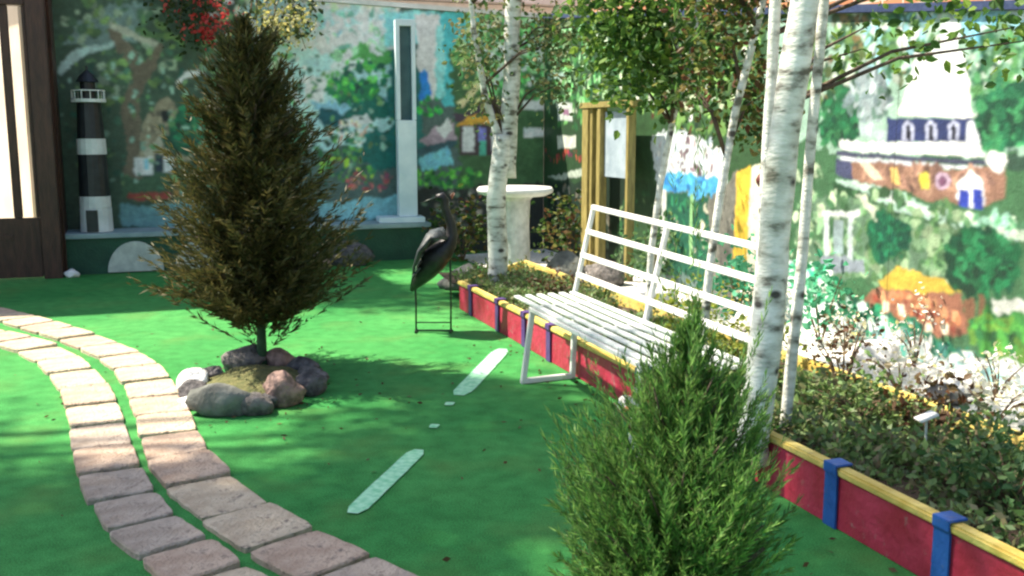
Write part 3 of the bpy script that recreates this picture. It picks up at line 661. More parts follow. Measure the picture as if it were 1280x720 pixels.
def paint(shapes, U, Z, gain, seed, shape):
    """brush the list of shapes, back to front, on to the points of a wall"""
    rng = np.random.default_rng(seed); C = np.tile(np.array([.1, .16, .15]), (len(U), 1))
    wu = vnoise(U, Z, .22, rng)+.6*vnoise(U, Z, .08, rng)+.4*vnoise(U, Z, .03, rng)
    wz = vnoise(U, Z, .2, rng)+.6*vnoise(U, Z, .07, rng)+.4*vnoise(U, Z, .03, rng)
    tone = vnoise(U, Z, .12, rng)+.7*vnoise(U, Z, .04, rng)
    def put(mask, col, jit=.25):
        c = np.array(lin(col))*gain
        C[mask] = np.clip(c[None]*(1+jit*tone[mask, None]), 0, .86)
    for s in shapes:
        if s[0] == 'p':
            pts = s[2]; r = s[3]*2.2; us = [p[0] for p in pts]; zs = [p[1] for p in pts]
            idx = np.where((U > min(us)-.2) & (U < max(us)+.2) & (Z > min(zs)-.2) & (Z < max(zs)+.2))[0]
            x = U[idx]+r*wu[idx]; y = Z[idx]+r*wz[idx]; ins = np.zeros(len(idx), bool)
            for (x1, y1), (x2, y2) in zip(pts, pts[1:]+pts[:1]):
                if y1 == y2: continue
                c = ((y1 > y) != (y2 > y)) & (x < (x2-x1)*(y-y1)/(y2-y1)+x1); ins ^= c
            put(idx[ins], s[1])
        elif s[0] == 'b':
            _, col, cu, cz, ru, rz, r = s; r *= 2.2
            idx = np.where((abs(U-cu) < ru+.2) & (abs(Z-cz) < rz+.2))[0]
            d = ((U[idx]+r*wu[idx]-cu)/ru)**2+((Z[idx]+r*wz[idx]-cz)/rz)**2
            put(idx[d < 1], col, .4)
        else:
            _, cols, cu, cz, ru, rz, n, sz = s
            for k in range(n):
                a = rng.uniform(0, 6.28); q = math.sqrt(rng.random()); pu = cu+ru*q*math.cos(a); pz = cz+rz*q*math.sin(a)
                L = sz*rng.uniform(.35, 1.0); t = rng.uniform(0, 3.14); wd = L*rng.uniform(.35, .8)
                idx = np.where((abs(U-pu) < L*1.2) & (abs(Z-pz) < L*1.2))[0]
                if not len(idx): continue
                x = U[idx]-pu+.03*wu[idx]; y = Z[idx]-pz+.03*wz[idx]
                d = ((x*math.cos(t)+y*math.sin(t))/L)**2+((-x*math.sin(t)+y*math.cos(t))/wd)**2
                col = cols[rng.integers(len(cols))]; j = rng.uniform(.8, 1.2)
                put(idx[d < 1], tuple(min(255, c*j) for c in col), .2)
    C = C.reshape(*shape, 3)                      # brush edges are not razor sharp
    for ax in (0, 1): C = (np.roll(C, 1, ax)+2*C+np.roll(C, -1, ax))/4
    C = C.reshape(-1, 3)
    st = vnoise(U*.55+Z*.5, Z*.5-U*.35, .012, rng)*.5+vnoise(U, Z*3.2, .05, rng)*.35     # bristle marks and grime
    C *= (1+.42*st)[:, None]
    C[(U % 1.22) < .009] *= .62                                                          # joints of the painted panels
    return np.clip(C, 0, .86)

def mural_wall(a, b, top, shapes, gain, step, label, seed, cop, label_cat='wall'):
    d = (b-a); Lw = d.length; d.normalize(); nrm = V((d.y, -d.x, 0))      # faces the yard
    root = thing('mural_wall', a, label, label_cat)
    nu = int(Lw/step); nz = int(2.9/step)
    uu = np.linspace(0, Lw, nu+1); tt = np.linspace(0, 1, nz+1)
    Ug, Tg = np.meshgrid(uu, tt, indexing='ij'); Zg = Tg*(top(0)+(top(1)-top(0))*Ug)
    U, Z = Ug.ravel(), Zg.ravel()
    vs = np.stack([a.x+d.x*U, a.y+d.y*U, Z], 1)
    i = np.arange(nu)[:, None]; j = np.arange(nz)[None]; k = (i*(nz+1)+j).ravel()
    fs = np.stack([k, k+nz+1, k+nz+2, k+1], 1)
    o = mesh_obj('painted_face', vs, fs, M['mural'], root, 'leaf')
    C = paint(shapes, U, Z, gain, seed, Ug.shape)
    at = o.data.color_attributes.new('paint', 'FLOAT_COLOR', 'POINT')
    at.data.foreach_set('color', np.concatenate([C, np.ones((len(C), 1))], 1).astype(np.float32).ravel())
    t = .16; q = lambda u, off, z: a+d*u-nrm*off+V((0, 0, z))
    mb = MB(); e = .004
    mb.add([q(0, e, 0), q(Lw, e, 0), q(Lw, t, 0), q(0, t, 0), q(0, e, top(0)), q(Lw, e, top(Lw)), q(Lw, t, top(Lw)), q(0, t, top(0))],
           [(0, 3, 2, 1), (4, 5, 6, 7), (0, 1, 5, 4), (1, 2, 6, 5), (2, 3, 7, 6), (3, 0, 4, 7)])
    mb.build('wall_body', M['wallback'], root)
    mb = MB(); h = .05; f = -.035
    zt = lambda u: top(u)+.003
    mb.add([q(0, f, zt(0)), q(Lw, f, zt(Lw)), q(Lw, t+.03, zt(Lw)), q(0, t+.03, zt(0)), q(0, f, zt(0)+h), q(Lw, f, zt(Lw)+h), q(Lw, t+.03, zt(Lw)+h), q(0, t+.03, zt(0)+h)],
           [(0, 3, 2, 1), (4, 5, 6, 7), (0, 1, 5, 4), (1, 2, 6, 5), (2, 3, 7, 6), (3, 0, 4, 7)])
    mb.build('coping', cop, root)
    return root
mural_wall(WL0, WC, top_left, MURAL_LEFT, GAIN_L, .014, 'left garden wall painted with a waterfall, cottages and trees', 1, M['palecoping'])
mural_wall(WC+wr*.004, WR1+wr*1.4, top_right, MURAL_RIGHT, GAIN_R, .0115, 'right garden wall painted with a white roofed mansion above a hill', 2, M['coping'])

# ---- low ledge with half round boards in front of the left wall
nL = V((EA.y, -EA.x, 0))                  # out of the left wall, into the yard
def lw(u, o, z=0): p = WL0+EA*u+nL*o; return V((p.x, p.y, z))
led = thing('low_ledge', lw(1.6, .25), 'low dark green ledge with pale half round boards along the left wall', 'ledge')
mb = MB(); mb.prism([lw(.0, .012), lw(3.82, .012), lw(3.82, .45), (lw(1.7, .52)), lw(0, .52)], (0, 0, .36)); mb.build('ledge_body', M['ledgegreen'], led)
mb = MB(); mb.prism([lw(-.0, .012, .363), lw(3.86, .012, .363), lw(3.86, .49, .363), lw(1.7, .56, .363), lw(0, .56, .363)], (0, 0, .05)); mb.build('ledge_top', M['ledgetop'], led, bevel=.008)
for u0, rr in ((.72, .27), (1.37, .27), (2.08, .25)):
    mb = MB(); off = .525 if u0 < 1.7 else .515
    mb.prism([lw(u0+rr*math.cos(t*math.pi/18), off, .012+rr*1.15*math.sin(t*math.pi/18)) for t in range(19)], nL*.025)
    mb.build('arch_board', M['archpale'], led, bevel=.004)
rock('stone', lw(.12, .68), (.09, .07, .06), ROCKS[3], 77, 'small pale stone at the foot of the brown door frame')

# ---- model lighthouse on the ledge
lc = lw(.36, .30, .416)
lh = thing('model_lighthouse', lc, 'black and white banded model lighthouse standing on the ledge', 'lighthouse')
def sect(name, r0, z0, r1, z1, m):
    mb = MB(); mb.lathe(lc, [(r0, z0), (r1, z1)], 16); return mb.build(name, m, lh)
sect('base', .16, .0, .155, .24, M['lhwhite']); sect('white_band', .152, .243, .150, .36, M['lhwhite'])
sect('black_band', .147, .363, .135, .78, M['lhblack']); sect('white_band', .142, .783, .138, .94, M['lhwhite'])
sect('black_band', .130, .943, .112, 1.30, M['lhblack']); sect('gallery', .165, 1.303, .165, 1.335, M['lhwhite'])
sect('lantern', .072, 1.338, .072, 1.50, M['lhblack']); mb = MB(); mb.lathe(lc, [(.11, 1.503), (.07, 1.57), (.012, 1.62), (.012, 1.66)], 16); mb.build('lantern_roof', M['lhblack'], lh)
mb = MB()
for k in range(12):
    a = 2*math.pi*k/12; p = lc+V((.155*math.cos(a), .155*math.sin(a), 1.335)); mb.bar(p, p+V((0, 0, .08)), .008)
mb.lathe(lc, [(.16, 1.413), (.16, 1.424), (.15, 1.424), (.15, 1.413)], 16); mb.build('railing', M['lhwhite'], lh)
dv = V((.15, -.99, 0)).normalized(); dx = V((dv.y, -dv.x, 0))
mb = MB(); c = lc+dv*.158+V((0, 0, .115)); mb.box(c, dx*.055, dv*.014, V((0, 0, .11))); mb.build('door', M['lhblack'], lh, bevel=.004)

# ---- tall white box column on the end of the ledge
cc = lw(3.63, .30, .416); cb = thing('white_column', cc, 'tall ice white box column with a dark upper slot, left of the crane', 'column')
xa = V((.97, .24, 0)).normalized(); ya = V((-xa.y, xa.x, 0)); up = V((0, 0, 1))
mb = MB(); mb.box(cc-xa*.08+up*.03, xa*.26, ya*.16, up*.03); mb.build('plinth', M['colwhite'], cb, bevel=.006)
mb = MB(); mb.box(cc+up*.60, xa*.105, ya*.09, up*.537); mb.build('lower_shaft', M['colwhite'], cb, bevel=.006)
mb = MB(); z0, z1 = 1.14, 2.16
for sx in (-1, 1): mb.box(cc+xa*sx*.087+up*(z0+z1)/2, xa*.022, ya*.075, up*(z1-z0)/2)
mb.box(cc+up*(z1+.035), xa*.109, ya*.075, up*.035); mb.build('upper_frame', M['colwhite'], cb, bevel=.004)
mb = MB(); mb.box(cc+ya*.02+up*(z0+z1)/2, xa*.063, ya*.04, up*(z1-z0)/2); mb.build('slot_panel', M['recess'], cb)

# ---- brown glazed door at the left edge
do = V((-4.43, 9.62, 0)); de = V((-.942, -.336, 0)); dn = V((.336, -.942, 0))
def dp(u, z, o=0): return do+de*u+dn*o+up*z
dr = thing('glazed_door', do+de*.9, 'dark brown wooden glazed door at the left edge, sunlit yard beyond', 'door')
def dbox(mb, u0, u1, z0, z1, o0, o1): mb.box(dp((u0+u1)/2, (z0+z1)/2, (o0+o1)/2), de*(u1-u0)/2, dn*(o1-o0)/2, up*(z1-z0)/2)
mb = MB(); dbox(mb, 0, .17, 0, 2.9, -.09, .05); dbox(mb, 1.9, 2.05, 0, 2.9, -.09, .05); dbox(mb, .173, 1.897, 2.6, 2.9, -.09, .05); mb.build('door_frame', M['brown'], dr, bevel=.008)
mb = MB(); dbox(mb, .175, 1.895, .02, .60, -.05, .02); mb.build('kick_panel', M['brown'], dr, bevel=.006)
mb = MB()
for u in (.176, .325, .62, .95, 1.3, 1.6, 1.85): dbox(mb, u, u+(.03 if u < .2 else .075), .603, 2.597, -.045, .015)
mb.build('glazing_bars', M['brown'], dr, bevel=.005)
mb = MB(); dbox(mb, .178, 1.892, .604, 2.596, -.018, -.012); mb.build('pane', M['glass'], dr)
mb = MB(); dbox(mb, .42, .9, .40, .44, .022, .034); mb.build('push_bar', M['brown'], dr)
rw = thing('side_wall', do+de*.05, 'narrow brown pier between the glazed door and the painted wall', 'wall')
mb = MB(); a0 = do+V((.03, .0, 0))-dn*.1; mb.prism([a0, WL0+V((-.0, .16, 0))+nL*.0, WL0+V((-.16, .16, 0)), a0+V((-.16, 0, 0))], (0, 0, 2.9)); mb.build('pier', M['brown'], rw)
dw = thing('timber_building', dp(3.4, 0), 'dark brown timber building over the glazed door, unseen upper floor added for shade', 'building')
mb = MB(); dbox(mb, 2.053, 6.2, 0, 2.9, -.09, .04); mb.build('wall', M['brown'], dw)
mb = MB(); dbox(mb, -.12, 6.2, 2.905, 5.0, -1.3, .06); mb.build('unseen_upper_floor', M['brown'], dw)  # unseen storey, added so the building shades the back left turf
mb = MB(); dbox(mb, -.3, 6.4, 5.003, 5.12, -1.5, .3); mb.build('roof', M['tile'], dw)  # roof on top of the added unseen upper floor

# ---- house glimpsed through the door
hs = thing('neighbour_house', (-10.5, 17, 0), 'cream rendered house seen through the glazed door', 'house')
hn = V((-.76, -.65, 0)).normalized(); he = V((-hn.y, hn.x, 0)); hc = V((-9.0, 15.6, 0))
mb = MB(); mb.box(hc-hn*2+up*1.9, he*5, hn*2, up*1.9); mb.build('wall', M['cream'], hs)
mb = MB(); r0 = hc-hn*2+up*3.803; mb.prism([r0+hn*2.4, r0-hn*2.4, r0+up*1.3], he*5.3); mb.prism([r0+hn*2.4, r0-hn*2.4, r0+up*1.3], he*-5.3); mb.build('roof', M['tile'], hs)
for k, u in enumerate((-3., -.6, 2.1)):
    mb = MB(); mb.box(hc+he*u+hn*.02+up*1.7, he*.5, hn*.03, up*.6); f = mb.build('window', M['brown'], hs)
    mb = MB(); mb.box(hc+he*u+hn*.052+up*1.7, he*.42, hn*.004, up*.52); mb.build('pane', M['recess'], f)

# ---- orange brick building behind the right wall
bo = WC+wr*4+V((1.5, .55, 0)); bb = thing('brick_building', bo, 'orange brick building rising behind the right painted wall', 'building')
bn = V((-.942, -.336, 0)); bw = V((.336, -.942, 0))
mb = MB(); mb.box(bo-bn*2+up*2.6, bw*6.2, bn*2, up*2.6); mb.build('wall', M['brick'], bb)
mb = MB(); mb.box(bo-bn*2+up*5.29, bw*6.35, bn*2.15, up*.085); mb.build('roof', M['wallback'], bb)
for k in (-3.9, -1.6, .9, 3.2):
    mb = MB(); mb.box(bo+bw*k+bn*.03+up*3.9, bw*.5, bn*.05, up*.55); f = mb.build('window', M['white'], bb)
    mb = MB(); mb.box(bo+bw*k+bn*.084+up*3.9, bw*.42, bn*.004, up*.47); mb.build('pane', M['recess'], f)
ws = thing('white_shed', (-1.2, 15.2, 0), 'white boarded shed with a shallow roof behind the left painted wall', 'shed')
mb = MB(); mb.box((-.9, 15.6, 1.62), EA*1.7, nL*1.1, up*1.62); mb.build('wall', M['white'], ws)
mb = MB(); mb.box((-.9, 15.6, 3.31), EA*1.9, nL*1.3, up*.06); mb.build('roof', M['lhwhite'], ws)

# ---- raised planter
pr = thing('raised_planter', pl(3, .4), 'long low planter of red boards with yellow edging and blue straps', 'planter')
S0, S1 = -.02, 6.4
straps = [.30, .95, 1.5, 1.95, 3.2, 4.0, 4.72, 5.26, 5.85]
ends = [S0]+straps+[S1]
for i in range(len(ends)-1):
    a, b = ends[i], ends[i+1]; ga = .0 if i == 0 else .002
    mb = MB(); p, q = pl(a+ga, .015), pl(b-.002, .015); mb.box((p+q)/2+up*.098, (q-p)/2, EA*.015, up*.098)
    mb.build('front_board', M['red'], pr, bevel=.003)
mb = MB(); p, q = pl(S0-.03, .016), pl(S1, .016); mb.box((p+q)/2+up*.214, (q-p)/2, EA*.026, up*.016); mb.build('edge_strip', M['yellow'], pr, bevel=.008)
mb = MB(); p, q = pl(-1.0, PW), pl(S1, PW); mb.box((p+q)/2+up*.12, (q-p)/2, EA*.02, up*.12); mb.build('rear_board', M['yellow'], pr, bevel=.008)
mb = MB(); p, q = pl(S0, .052), pl(-1.0, PW-.022); dd = (q-p).normalized(); mb.box((p+q)/2+up*.117, (q-p)/2, V((-dd.y, dd.x, 0))*.02, up*.117); mb.build('end_board', M['yellow'], pr, bevel=.006)
for i, s in enumerate(straps):
    w = .036
    mb = MB(); mb.prism([pl(s-w, -.012, 0), pl(s-w, -.012, .20), pl(s-w, -.020, .205), pl(s-w, -.020, .241), pl(s-w, .055, .241), pl(s-w, .055, .233), pl(s-w, -.013, .233), pl(s-w, -.013, .2), pl(s-w, -.004, .196), pl(s-w, -.002, 0)], EB*w*2)
    mb.build('strap', M['blue'] if s > 3 else M['purple'], pr, bevel=.002)

# ---- white slatted bench
bF = V((.012, 5.77, 0)); ba = V((.312, -.95, 0)).normalized(); bd = V((.915, .40, 0)).normalized(); BL = 2.02; BD = .40; SH = .455
bp = lambda a, d, z: bF+ba*a+bd*d+up*z
be = thing('bench', bp(1, .2, 0), 'white slatted metal garden bench in front of the red planter', 'bench')
for k in range(6):
    d = .016+k*(BD-.03)/5; mb = MB(); mb.bar(bp(0, d, SH), bp(BL, d, SH), .036, .014); mb.build('seat_slat', M['slat'], be, bevel=.003)
mb = MB()
for a in (.30, 1.0, 1.72): mb.bar(bp(a, .0, SH-.024), bp(a, BD, SH-.024), .028)
for d in (.0, BD): mb.bar(bp(.30, d, SH-.0235), bp(1.72, d, SH-.0235), .024)
mb.build('seat_frame', M['white'], be, bevel=.003)
for a in (.30, 1.72):
    mb = MB(); f0, f1 = bp(a, .012, SH-.03), bp(a, -.045, .016); r0, r1 = bp(a, .285, SH-.03), bp(a, .27, .016)
    if a > 1: f1 = bp(a, -.04, .016)
    mb.bar(f0, f1, .03); mb.bar(f1-up*.0-bd*.015, r1+bd*.015, .03); mb.bar(r0, r1, .03); mb.build('leg_loop', M['white'], be, bevel=.004)
tops = {}
for a, zt in ((.0, .97), (.98, .95), (2.0, .925)):
    mb = MB(); mb.bar(bp(a, BD, SH-.03), bp(a, BD+.13, zt), .026); mb.build('back_post', M['white'], be, bevel=.004)
for k, t in enumerate((1., .73, .47, .25)):
    f = lambda zt: SH-.03+(zt-SH+.03)*t
    mb = MB(); mb.bar(bp(-.012, BD+.13*t-.004, f(.97)), bp(2.012, BD+.13*t-.004, f(.925)), .026, .030); mb.build('back_rail', M['white'], be, bevel=.004)

# ---- crane figure on a wire stand
cx = V((-.56, 6.94, 0)); cr = thing('crane_statue', cx, 'dark metal crane figure with slate wings on a thin wire stand', 'statue')
c3 = lambda x, z, y=0: cx+V((x, y, z))
mb = MB(); mb.loft([c3(-.16, .30), c3(-.12, .36), c3(-.06, .44), c3(.0, .52), c3(.07, .59), c3(.115, .65), c3(.135, .70), c3(.13, .77), c3(.105, .84), c3(.085, .90), c3(.085, .945), c3(.065, .972), c3(.035, .965), c3(.02, .958)],
    [.012, (.045, .035), (.078, .068), (.095, .095), (.08, .085), (.058, .06), .042, .034, .03, .03, .034, .036, .026, .012], 14)
mb.build('body', M['birdblack'], cr, smooth=True)
mb = MB(); mb.loft([c3(.022, .960), c3(-.03, .945), c3(-.085, .925)], [.011, .008, .002], 8); mb.build('bill', M['rod'], cr, smooth=True)
for sy in (-1, 1):
    mb = MB(); mb.loft([c3(.10, .68, sy*.05), c3(.05, .72, sy*.075), c3(-.02, .70, sy*.09), c3(-.08, .60, sy*.09), c3(-.12, .48, sy*.075), c3(-.14, .40, sy*.05)], [.015, (.02, .05), (.022, .085), (.022, .08), (.018, .05), .008], 12)
    wg = mb.build('wing', M['birdgrey'], cr, smooth=True)
    for q in range(4):
        mb = MB(); z = .60-.05*q; mb.loft([c3(-.05-.012*q, z+.03, sy*.108), c3(-.10-.012*q, z-.03, sy*.104), c3(-.135-.008*q, z-.12, sy*.082)], [.008, (.008, .018), .003], 8); mb.build('feather', M['birdgrey' if q % 2 else 'birdblack'], wg, smooth=True)
    mb = MB(); mb.loft([c3(-.085, .55, sy*.105), c3(-.112, .50, sy*.104), c3(-.118, .43, sy*.095)], [.01, (.012, .026), .005], 10); mb.build('white_patch', M['birdwhite'], wg, smooth=True)
for x, zt in ((-.13, .36), (.12, .63)):
    mb = MB(); mb.loft([c3(x*.8, zt+.05, 0), c3(x, zt-.04, 0), c3(x+.002, .18, 0), c3(x, .008, 0)], [.012, .008, .007, .007], 8); mb.build('leg', M['rod'], cr, smooth=True)
mb = MB(); mb.bar(c3(-.14, .012), c3(.135, .012), .012); mb.bar(c3(-.135, .07), c3(.125, .07), .008)
for x in (-.13, .12): mb.bar(c3(x, .011, -.06), c3(x, .011, .06), .012)
mb.build('stand', M['rod'], cr)

# ---- round white pedestal table
pc = V((.03, 9.72, 0)); pd = thing('pedestal', pc, 'white round topped stone pedestal behind the end of the planter', 'pedestal')
mb = MB(); mb.lathe(pc, [(.20, 0), (.20, .06), (.155, .10), (.14, .5), (.15, .76), (.19, .80)], 24); mb.build('column', M['stone'], pd, bevel=.004)
mb = MB(); mb.lathe(pc+up*.803, [(.30, 0), (.37, .03), (.38, .06), (.36, .085), (.30, .07), (.05, .055)], 32); mb.build('basin', M['white'], pd, smooth=True)

# ---- ochre timber frame by the right wall
nR = V((-.942, -.336, 0))
def rwp(u, o, z=0): p = WC+wr*u+nR*o; return V((p.x, p.y, z))
tf = thing('garden_gateway', rwp(2.3, .25), 'ochre yellow timber gateway with a grey blue board near the wall corner', 'gateway')
for u, w, o in ((1.82, .075, .22), (1.93, .03, .2), (2.15, .045, .22), (2.80, .03, .22)):
    mb = MB(); mb.box(rwp(u, o, .83), wr*w, nR*.04, up*.83); mb.build('post', M['ochre'], tf, bevel=.006)
mb = MB(); mb.box(rwp(2.31, .22, 1.69), wr*.62, nR*.05, up*.03); mb.build('lintel', M['ochre'], tf, bevel=.006)
mb = MB(); mb.box(rwp(2.48, .2, 1.30), wr*.28, nR*.012, up*.32); mb.build('board', M['panelgrey'], tf, bevel=.004)

# ------------------------------------------------------------------ rocks
def ring_rocks():
    c = V((-1.44, 5.34, 0)); spec = [
        # angle, radius, size, tint, label
        (182, .43, (.13, .11, .10), 3, 'white topped rock on the left side of the tree ring'),
        (205, .40, (.11, .10, .09), 1, 'dark rock on the front left of the tree ring'),
        (160, .40, (.12, .10, .09), 1, 'blackish rock at the back left of the tree ring'),
        (228, .44, (.12, .09, .055), 3, 'low pale flat rock on the front left of the tree ring'),
        (262, .43, (.22, .13, .15), 4, 'largest grey green boulder at the front of the tree ring'),
        (292, .45, (.13, .10, .10), 0, 'grey rock right of the largest boulder in the tree ring'),
        (320, .43, (.15, .12, .15), 2, 'pink rock on the front right of the tree ring'),
        (350, .46, (.11, .12, .12), 1, 'dark rock at the right end of the tree ring'),
        (18, .42, (.13, .10, .09), 0, 'grey speckled rock on the back right of the tree ring'),
        (48, .40, (.16, .10, .09), 1, 'dark reddish rock behind the trunk, right side of the tree ring'),
        (82, .40, (.15, .11, .11), 2, 'pale pinkish rock directly behind the trunk in the tree ring'),
        (243, .38, (.08, .07, .09), 1, 'small dark stone wedged left of the largest boulder in the tree ring'),
        (306, .40, (.08, .07, .08), 1, 'small dark stone wedged beside the pink rock in the tree ring'),
        (118, .42, (.19, .12, .15), 0, 'big grey rock behind the trunk, left side of the tree ring'),
    ]
    for i, (a, r, s, t, lab) in enumerate(spec):
        rock('rock', (c.x+r*math.cos(R(a))*.74, c.y+r*math.sin(R(a))*1.12, 0), tuple(q*.80 for q in s), ROCKS[t], 20+i, lab, 'rock', 'rocks ringed round the conifer')
    mb = MB(); n = 24; base = []
    for rr, z in ((0, .10), (.16, .085), (.27, .05), (.32, 0)):
        for k in range(n):
            a = 2*math.pi*k/n; p = V((c.x+rr*math.cos(a), c.y+rr*math.sin(a)*1.45, 0)); mb.v.append((p.x, p.y, z+.02*mnoise.noise(p*9)*(z > 0)))
    for i in range(3):
        for k in range(n): mb.f.append((i*n+k, i*n+(k+1) % n, (i+1)*n+(k+1) % n, (i+1)*n+k))
    tag(mb.build('ring_soil', M['ringsoil'], smooth=True), kind='structure')
ring_rocks()
for i, (x, y, s, t, lab) in enumerate([
    (-.40, 8.95, (.30, .18, .15), 4, 'wide low grey boulder behind the crane legs'),
    (.50, 9.35, (.22, .2, .2), 4, 'grey rounded boulder right of the white pedestal'),
    (-1.75, 10.55, (.28, .18, .18), 1, 'dark boulder at the right end of the low ledge'),
    (-2.0, 10.2, (.12, .12, .12), 2, 'pinkish beige stone in front of the dark boulder by the ledge'),
    (.86, 9.15, (.2, .18, .17), 0, 'grey boulder behind the left end of the bench back'),
    (1.22, 8.2, (.2, .18, .11), 3, 'pale boulder on the gravel behind the middle of the bench back'),
    (1.75, 7.0, (.17, .15, .10), 3, 'white boulder on the gravel between the middle birches and the wall'),
    (2.28, 6.1, (.18, .15, .09), 3, 'white boulder under the painted brick house, right of the birch'),
    (2.50, 5.3, (.17, .14, .08), 3, 'white boulder under the painted round tree'),
    (2.30, 5.05, (.11, .10, .07), 0, 'small grey stone on the gravel near the right edge of the picture'),
]): rock('boulder', (x, y, 0), s, ROCKS[t], 60+i, lab, 'boulder')
st = rock('broken_stone', (.62, 4.93, 0), (.075, .06, .055), ROCKS[3], 91, 'small broken white stone with an orange chip below the bench', 'stone')
BASE[st.name] = V(st.location)
mb = MB(); mb.loft([V(st.location)+V((-.045, -.035, -.02)), V(st.location)+V((.0, -.058, .0)), V(st.location)+V((.03, -.05, .012))], [.012, .022, .01], 7); mb.build('orange_chip', M['orangechip'], st)

# ------------------------------------------------------------------ conifers
t1 = thing('conifer', (-1.5, 5.75, 0), 'dark olive young conifer on a bare thin trunk in a rock ring', 'tree')
mb = MB(); mb.loft([(-1.5, 5.75, 0), (-1.495, 5.75, .2), (-1.5, 5.75, .5), (-1.49, 5.75, 1.2), (-1.48, 5.75, 1.95)], [.034, .028, .025, .02, .006], 10); mb.build('trunk', M['greenbark'], t1, smooth=True)
prof1 = [(.37, .20), (.42, .44), (.50, .56), (.62, .56), (.78, .52), (1.0, .46), (1.25, .395), (1.5, .315), (1.72, .235), (1.9, .15), (2.04, .05)]
v, f = conifer_sprays((-1.5, 5.75, 0), prof1, 11, 980, 60, lambda h: .30+.55*h/2, .062, .009, inner=.05, side=.85, droop=-.02, lobeamp=.22)
mesh_obj('crown', v, f, LEAF['thuja'], t1, 'leaf')
rnd = random.Random(4); mb = MB()
for i in range(46):
    h = rnd.uniform(.3, 1.75); a = rnd.uniform(0, 6.28); r = np.interp(h, [p[0] for p in prof1], [p[1] for p in prof1])*.7
    mb.loft([(-1.495, 5.75, h-.05), (-1.495+r*.5*math.cos(a), 5.75+r*.5*math.sin(a), h), (-1.495+r*math.cos(a), 5.75+r*math.sin(a), h+.07)], [.009, .006, .003], 5)
mb.build('branches', M['bark'], t1, smooth=True)

t2 = thing('conifer', (.44, 2.58, 0), 'bright green young cypress in the foreground, its base below the picture', 'tree')
mb = MB(); mb.loft([(.44, 2.58, 0), (.45, 2.58, .3), (.46, 2.58, .6), (.48, 2.58, .88)], [.026, .02, .013, .004], 10); mb.build('trunk', M['bark'], t2, smooth=True)
prof2 = [(.05, .27), (.2, .33), (.32, .32), (.45, .29), (.56, .245), (.66, .18), (.76, .095), (.84, .045), (.92, .012)]
v, f = conifer_sprays((.405, 2.58, 0), prof2, 23, 1000, 110, lambda h: .75+.5*h, .033, .0036, lean=(.085, 0), inner=.1, side=.5, lobes=4, lobeamp=.14)
mesh_obj('crown', v, f, LEAF['cypress'], t2, 'leaf')
rnd = random.Random(5); mb = MB()
for i in range(40):
    h = rnd.uniform(.1, .7); a = rnd.uniform(0, 6.28); r = np.interp(h, [p[0] for p in prof2], [p[1] for p in prof2])*.75
    mb.loft([(.445, 2.58, h-.1), (.445+r*.6*math.cos(a), 2.58+r*.6*math.sin(a), h), (.445+r*math.cos(a), 2.58+r*math.sin(a), h+.1)], [.006, .004, .002], 5)
mb.build('branches', M['bark'], t2, smooth=True)

# ------------------------------------------------------------------ birches
def birch(base, label, stems, crown, leaf, seed, size=.05):
    root = thing('birch_tree', base, label, 'tree', 'birches growing in the planter')
    rnd = random.Random(seed); tips = []
    for pts, r0, r1 in stems:
        n = len(pts); P = []; k = 5*(n-1)
        for i in range(k+1):
            t = i/k*(n-1); j = min(int(t), n-2); q = V(pts[j]).lerp(V(pts[j+1]), t-j)
            P.append(q+V((mnoise.noise(q*1.7+V((seed, 0, 0))), mnoise.noise(q*1.7+V((0, seed, 0))), 0))*r0*.5*(i > 0))
        rad = [(r0+(r1-r0)*i/k)*(1+.09*mnoise.noise(P[i]*7)) for i in range(k+1)]; rad[0] *= 1.25
        mb = MB(); mb.loft(P, rad, 16); mb.build('trunk', M['birch'], root, smooth=True); tips.append(P)
    for c, r, n in crown:
        P = tips[rnd.randrange(len(tips))]; s = min(P, key=lambda p: (p-V(c)).length+abs(p.z-c[2]+.3))
        mb = MB()
        for q in range(2):
            e = V(c)+V((rnd.uniform(-.5, .5)*r[0], rnd.uniform(-.5, .5)*r[1], rnd.uniform(-.3, .5)*r[2])); m = s.lerp(e, .5)+V((0, 0, .07))
            mb.loft([s, m, e], [.012, .008, .003], 6)
        mb.build('branch', M['bark'], root, smooth=True)
    v, f = leaf_cloud(crown, size, seed); mesh_obj('crown', v, f, leaf, root, 'leaf')
    return root
birch((-.15, 8.2, .17), 'birch at the far left end of the planter with a forked pale trunk',
      [([(-.15, 8.2, .12), (-.135, 8.2, .6), (-.10, 8.2, 1.1), (-.08, 8.2, 1.4)], .085, .075), ([(-.06, 8.24, 1.05), (-.01, 8.24, 1.6), (.0, 8.24, 2.2), (.02, 8.24, 3.2)], .078, .06), ([(-.10, 8.2, 1.35), (-.22, 8.2, 1.7), (-.30, 8.2, 2.2), (-.36, 8.2, 2.8)], .035, .015)],
      [((-.25, 8.2, 2.15), (.2, .3, .3), 380), ((.28, 8.2, 2.1), (.3, .3, .25), 420), ((-.18, 8.15, 1.65), (.16, .2, .2), 120), ((.5, 8.3, 2.3), (.3, .3, .2), 260), ((.0, 8.2, 2.75), (.6, .5, .3), 900), ((.35, 8.1, 1.75), (.22, .2, .16), 130)], LEAF['birchlight'], 31)
